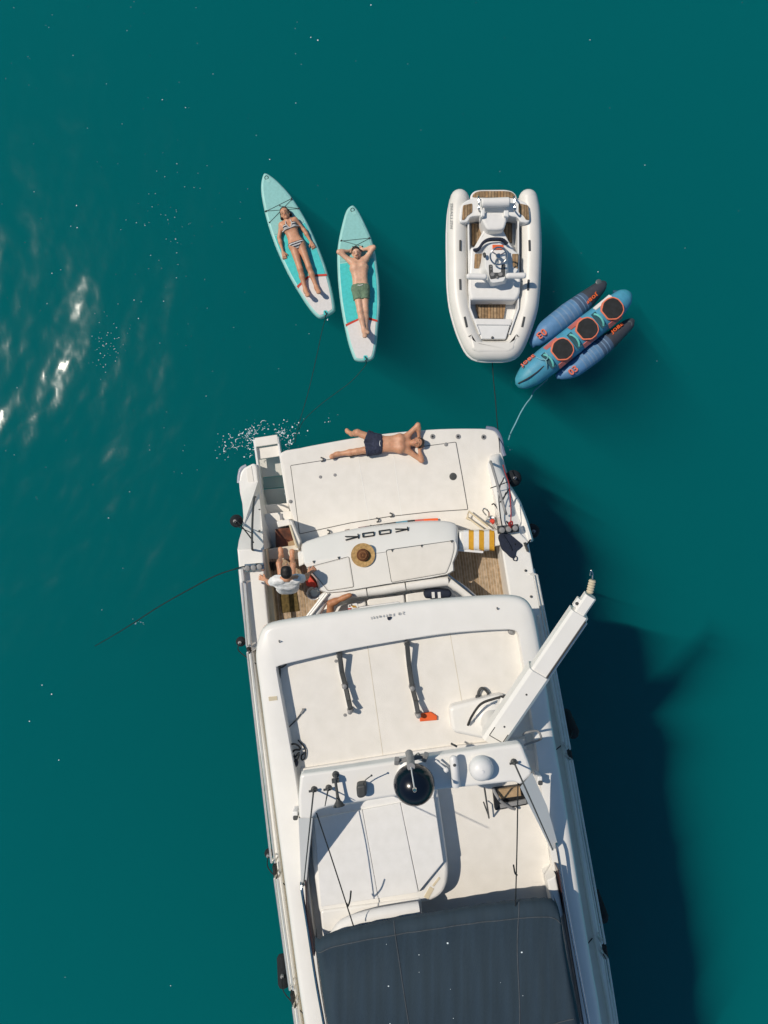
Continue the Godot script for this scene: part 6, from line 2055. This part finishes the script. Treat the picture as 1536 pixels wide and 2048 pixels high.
	# ropes
	rope([498, 1136, 1.82, 488, 1133, 1.82, 470, 1138, 1.7, 430, 1152, 1.5, 380, 1178, 1.0, 320, 1212, 0.55, 270, 1244, 0.12, 235, 1266, -0.2, 190, 1292, -0.7], 0.010, "dark mooring line running from the side deck rollers into the water", M.wet_rope)
	rope([652, 630, 0.12, 650, 640, 0.02, 644, 662, -0.05, 636, 700, -0.09, 626, 745, -0.10, 615, 790, -0.09, 603, 830, -0.06, 594, 862, 0.03, 590, 885, 0.25], 0.007, "thin dark leash trailing from the bikini wearer's paddleboard", M.leash, "board_leash")
	rope([732, 719, 0.12, 732, 728, 0.0, 722, 742, -0.06, 700, 765, -0.12, 672, 786, -0.13, 640, 810, -0.12, 610, 838, -0.09, 597, 860, -0.03], 0.007, "thin dark leash trailing from the green shorts wearer's paddleboard", M.leash, "board_leash")
	rope([985, 715, 0.35, 985, 728, 0.1, 987, 760, 0.03, 991, 800, 0.05, 994, 840, 0.3, 998, 880, 0.95, 1000, 905, 1.2], 0.009, "thin dark painter from the tender's bow to the platform", M.rope, "tender_painter")
	rope([1093, 760, 0.05, 1080, 772, -0.10, 1068, 782, -0.09, 1062, 795, -0.02, 1052, 808, 0.02, 1041, 826, 0.03, 1032, 845, 0.03, 1022, 865, 0.03, 1017, 880, 0.0], 0.013, "pale blue tow line drifting behind the towable tube", M.rope_blue, "tow_line")
	rope([1021, 1052, 2.15, 1022, 1030, 2.1, 1021, 1000, 2.0, 1019, 978, 1.95, 1017, 964, 1.85, 1010, 945, 1.6, 1006, 930, 1.4], 0.009, "thin red line from the roller fairlead to the stern corner", M.rope_red, "red_line")
	s = Shape.new()
	tube(s, curve3(line([1019, 1052, 2.14, 1018, 1046, 2.2, 1024, 1043, 2.2, 1024, 1050, 2.18, 1019, 1048, 2.22, 1022, 1055, 2.15]), 5), 0.014, 6)
	single(s, "red_knot", "red rope knot tied on the crane-side rollers", "rope", M.rope_red, spot(1021, 1048, 2.14))
	rope([1005, 1054, 2.12, 1002, 1040, 2.0, 999, 1015, 1.9, 998, 995, 1.85, 1000, 972, 1.8, 1005, 962, 1.7, 1008, 955, 1.62], 0.010, "dark line knotted round the crane-side grab rail", M.rope, "stern_line")
	rope([1020, 1052, 2.1, 1008, 1036, 1.7, 996, 1018, 1.5, 988, 1008, 1.2, 984, 1009, 1.1], 0.013, "dark strap lying across the crane-side stern wing", M.rope, "stern_line")
	rope([1019, 976, 1.95, 1012, 988, 1.9, 1003, 1001, 1.92, 1001, 1004, 1.95, 1007, 997, 1.95, 1012, 985, 1.93], 0.012, "knotted dark line between the red line and grab rail", M.rope, "stern_line")
	rope([473, 1040, 1.2, 481, 1050, 1.4, 494, 1066, 1.6, 503, 1078, 1.75, 507, 1085, 1.85], 0.012, "dark line tying the step-side ball fender to its rail", M.rope, "fender_line")
	rope([1053, 1090, 2.08, 1058, 1083, 2.1, 1062, 1078, 1.9, 1064, 1072, 1.6], 0.012, "dark line round the cleat above the shaded ball fender", M.rope, "cleat_line")
	# specks of foam on the water, thicker round the steps
	var rng := RandomNumberGenerator.new()
	rng.seed = 77
	s = Shape.new()
	var put := func(sh_: Shape, x: float, y: float, r: float) -> void:
		var p := spot(x, y, 0.0)
		p.y = wave(p.x, p.z) + 0.006
		ball(sh_, p, r, 0.007, r * rng.randf_range(0.6, 1.2), 7, 4)
	for p in [[427, 150], [325, 200], [372, 217], [540, 320], [742, 11], [622, 76], [636, 82], [153, 411], [141, 452], [351, 478], [277, 637], [92, 606], [154, 455], [103, 546], [341, 1972], [104, 1388], [85, 1370], [216, 1036], [118, 1520], [203, 1220], [60, 1442], [1290, 330], [1195, 545], [130, 1955], [395, 940], [245, 1137], [1180, 80], [1020, 900], [655, 640], [592, 208], [268, 600], [33, 775], [300, 900], [410, 560]]:
		put.call(s, p[0], p[1], rng.randf_range(0.007, 0.014))
	for k in 120: put.call(s, rng.randf_range(0, 620), rng.randf_range(0, 1000), rng.randf_range(0.003, 0.008))
	for k in 30: put.call(s, rng.randf_range(620, 1500), rng.randf_range(0, 840), rng.randf_range(0.003, 0.007))
	for k in 60: put.call(s, rng.randfn(210, 18), rng.randfn(690, 28), rng.randf_range(0.004, 0.010))
	for k in 45: put.call(s, rng.randfn(330, 40), rng.randfn(470, 60), rng.randf_range(0.004, 0.009))
	structure(s, "foam_specks", M.foam, 60.0, "stuff")
	s = Shape.new()
	for c in [[490, 876, 12, 8, 40], [505, 862, 8, 12, 22], [522, 858, 12, 6, 18], [568, 868, 9, 14, 55], [578, 885, 8, 7, 26], [460, 890, 14, 9, 22], [445, 905, 12, 10, 12], [585, 850, 10, 8, 12], [500, 895, 6, 12, 22], [600, 862, 10, 8, 8], [1020, 897, 3, 3, 3], [662, 836, 5, 5, 5], [278, 1246, 5, 3, 8], [455, 640, 5, 3, 0], [660, 640, 4, 2, 2]]:
		for k in c[4]: put.call(s, rng.randfn(c[0], c[2]), rng.randfn(c[1], c[3]), rng.randf_range(0.008, 0.016) if k % 4 == 0 else rng.randf_range(0.003, 0.008))
	for k in 46:
		var e: Array = [[495, 872], [512, 862], [570, 872], [560, 862], [500, 893], [470, 888]][k % 6]
		var a := spot(rng.randfn(e[0], 9), rng.randfn(e[1], 8), 0.0)
		var turn := rng.randf() * TAU
		var l := rng.randf_range(0.02, 0.07)
		var path := []
		for i in 5:
			var p := a + Vector3(cos(turn + i * 0.35), 0, sin(turn + i * 0.35)) * l * i * 0.4
			p.y = wave(p.x, p.z) + 0.004
			path.append(p)
		tube(s, path, [0.002, 0.005, 0.006, 0.004, 0.001], 5)
	structure(s, "splash_foam", M.foam, 60.0, "stuff")

func _ready() -> void:
	var t0 := Time.get_ticks_msec()
	make_materials()
	make_air()
	make_water()
	make_yacht()
	make_tender()
	make_boards()
	make_towable()
	make_people()
	make_loose()
	print("built in ", Time.get_ticks_msec() - t0)
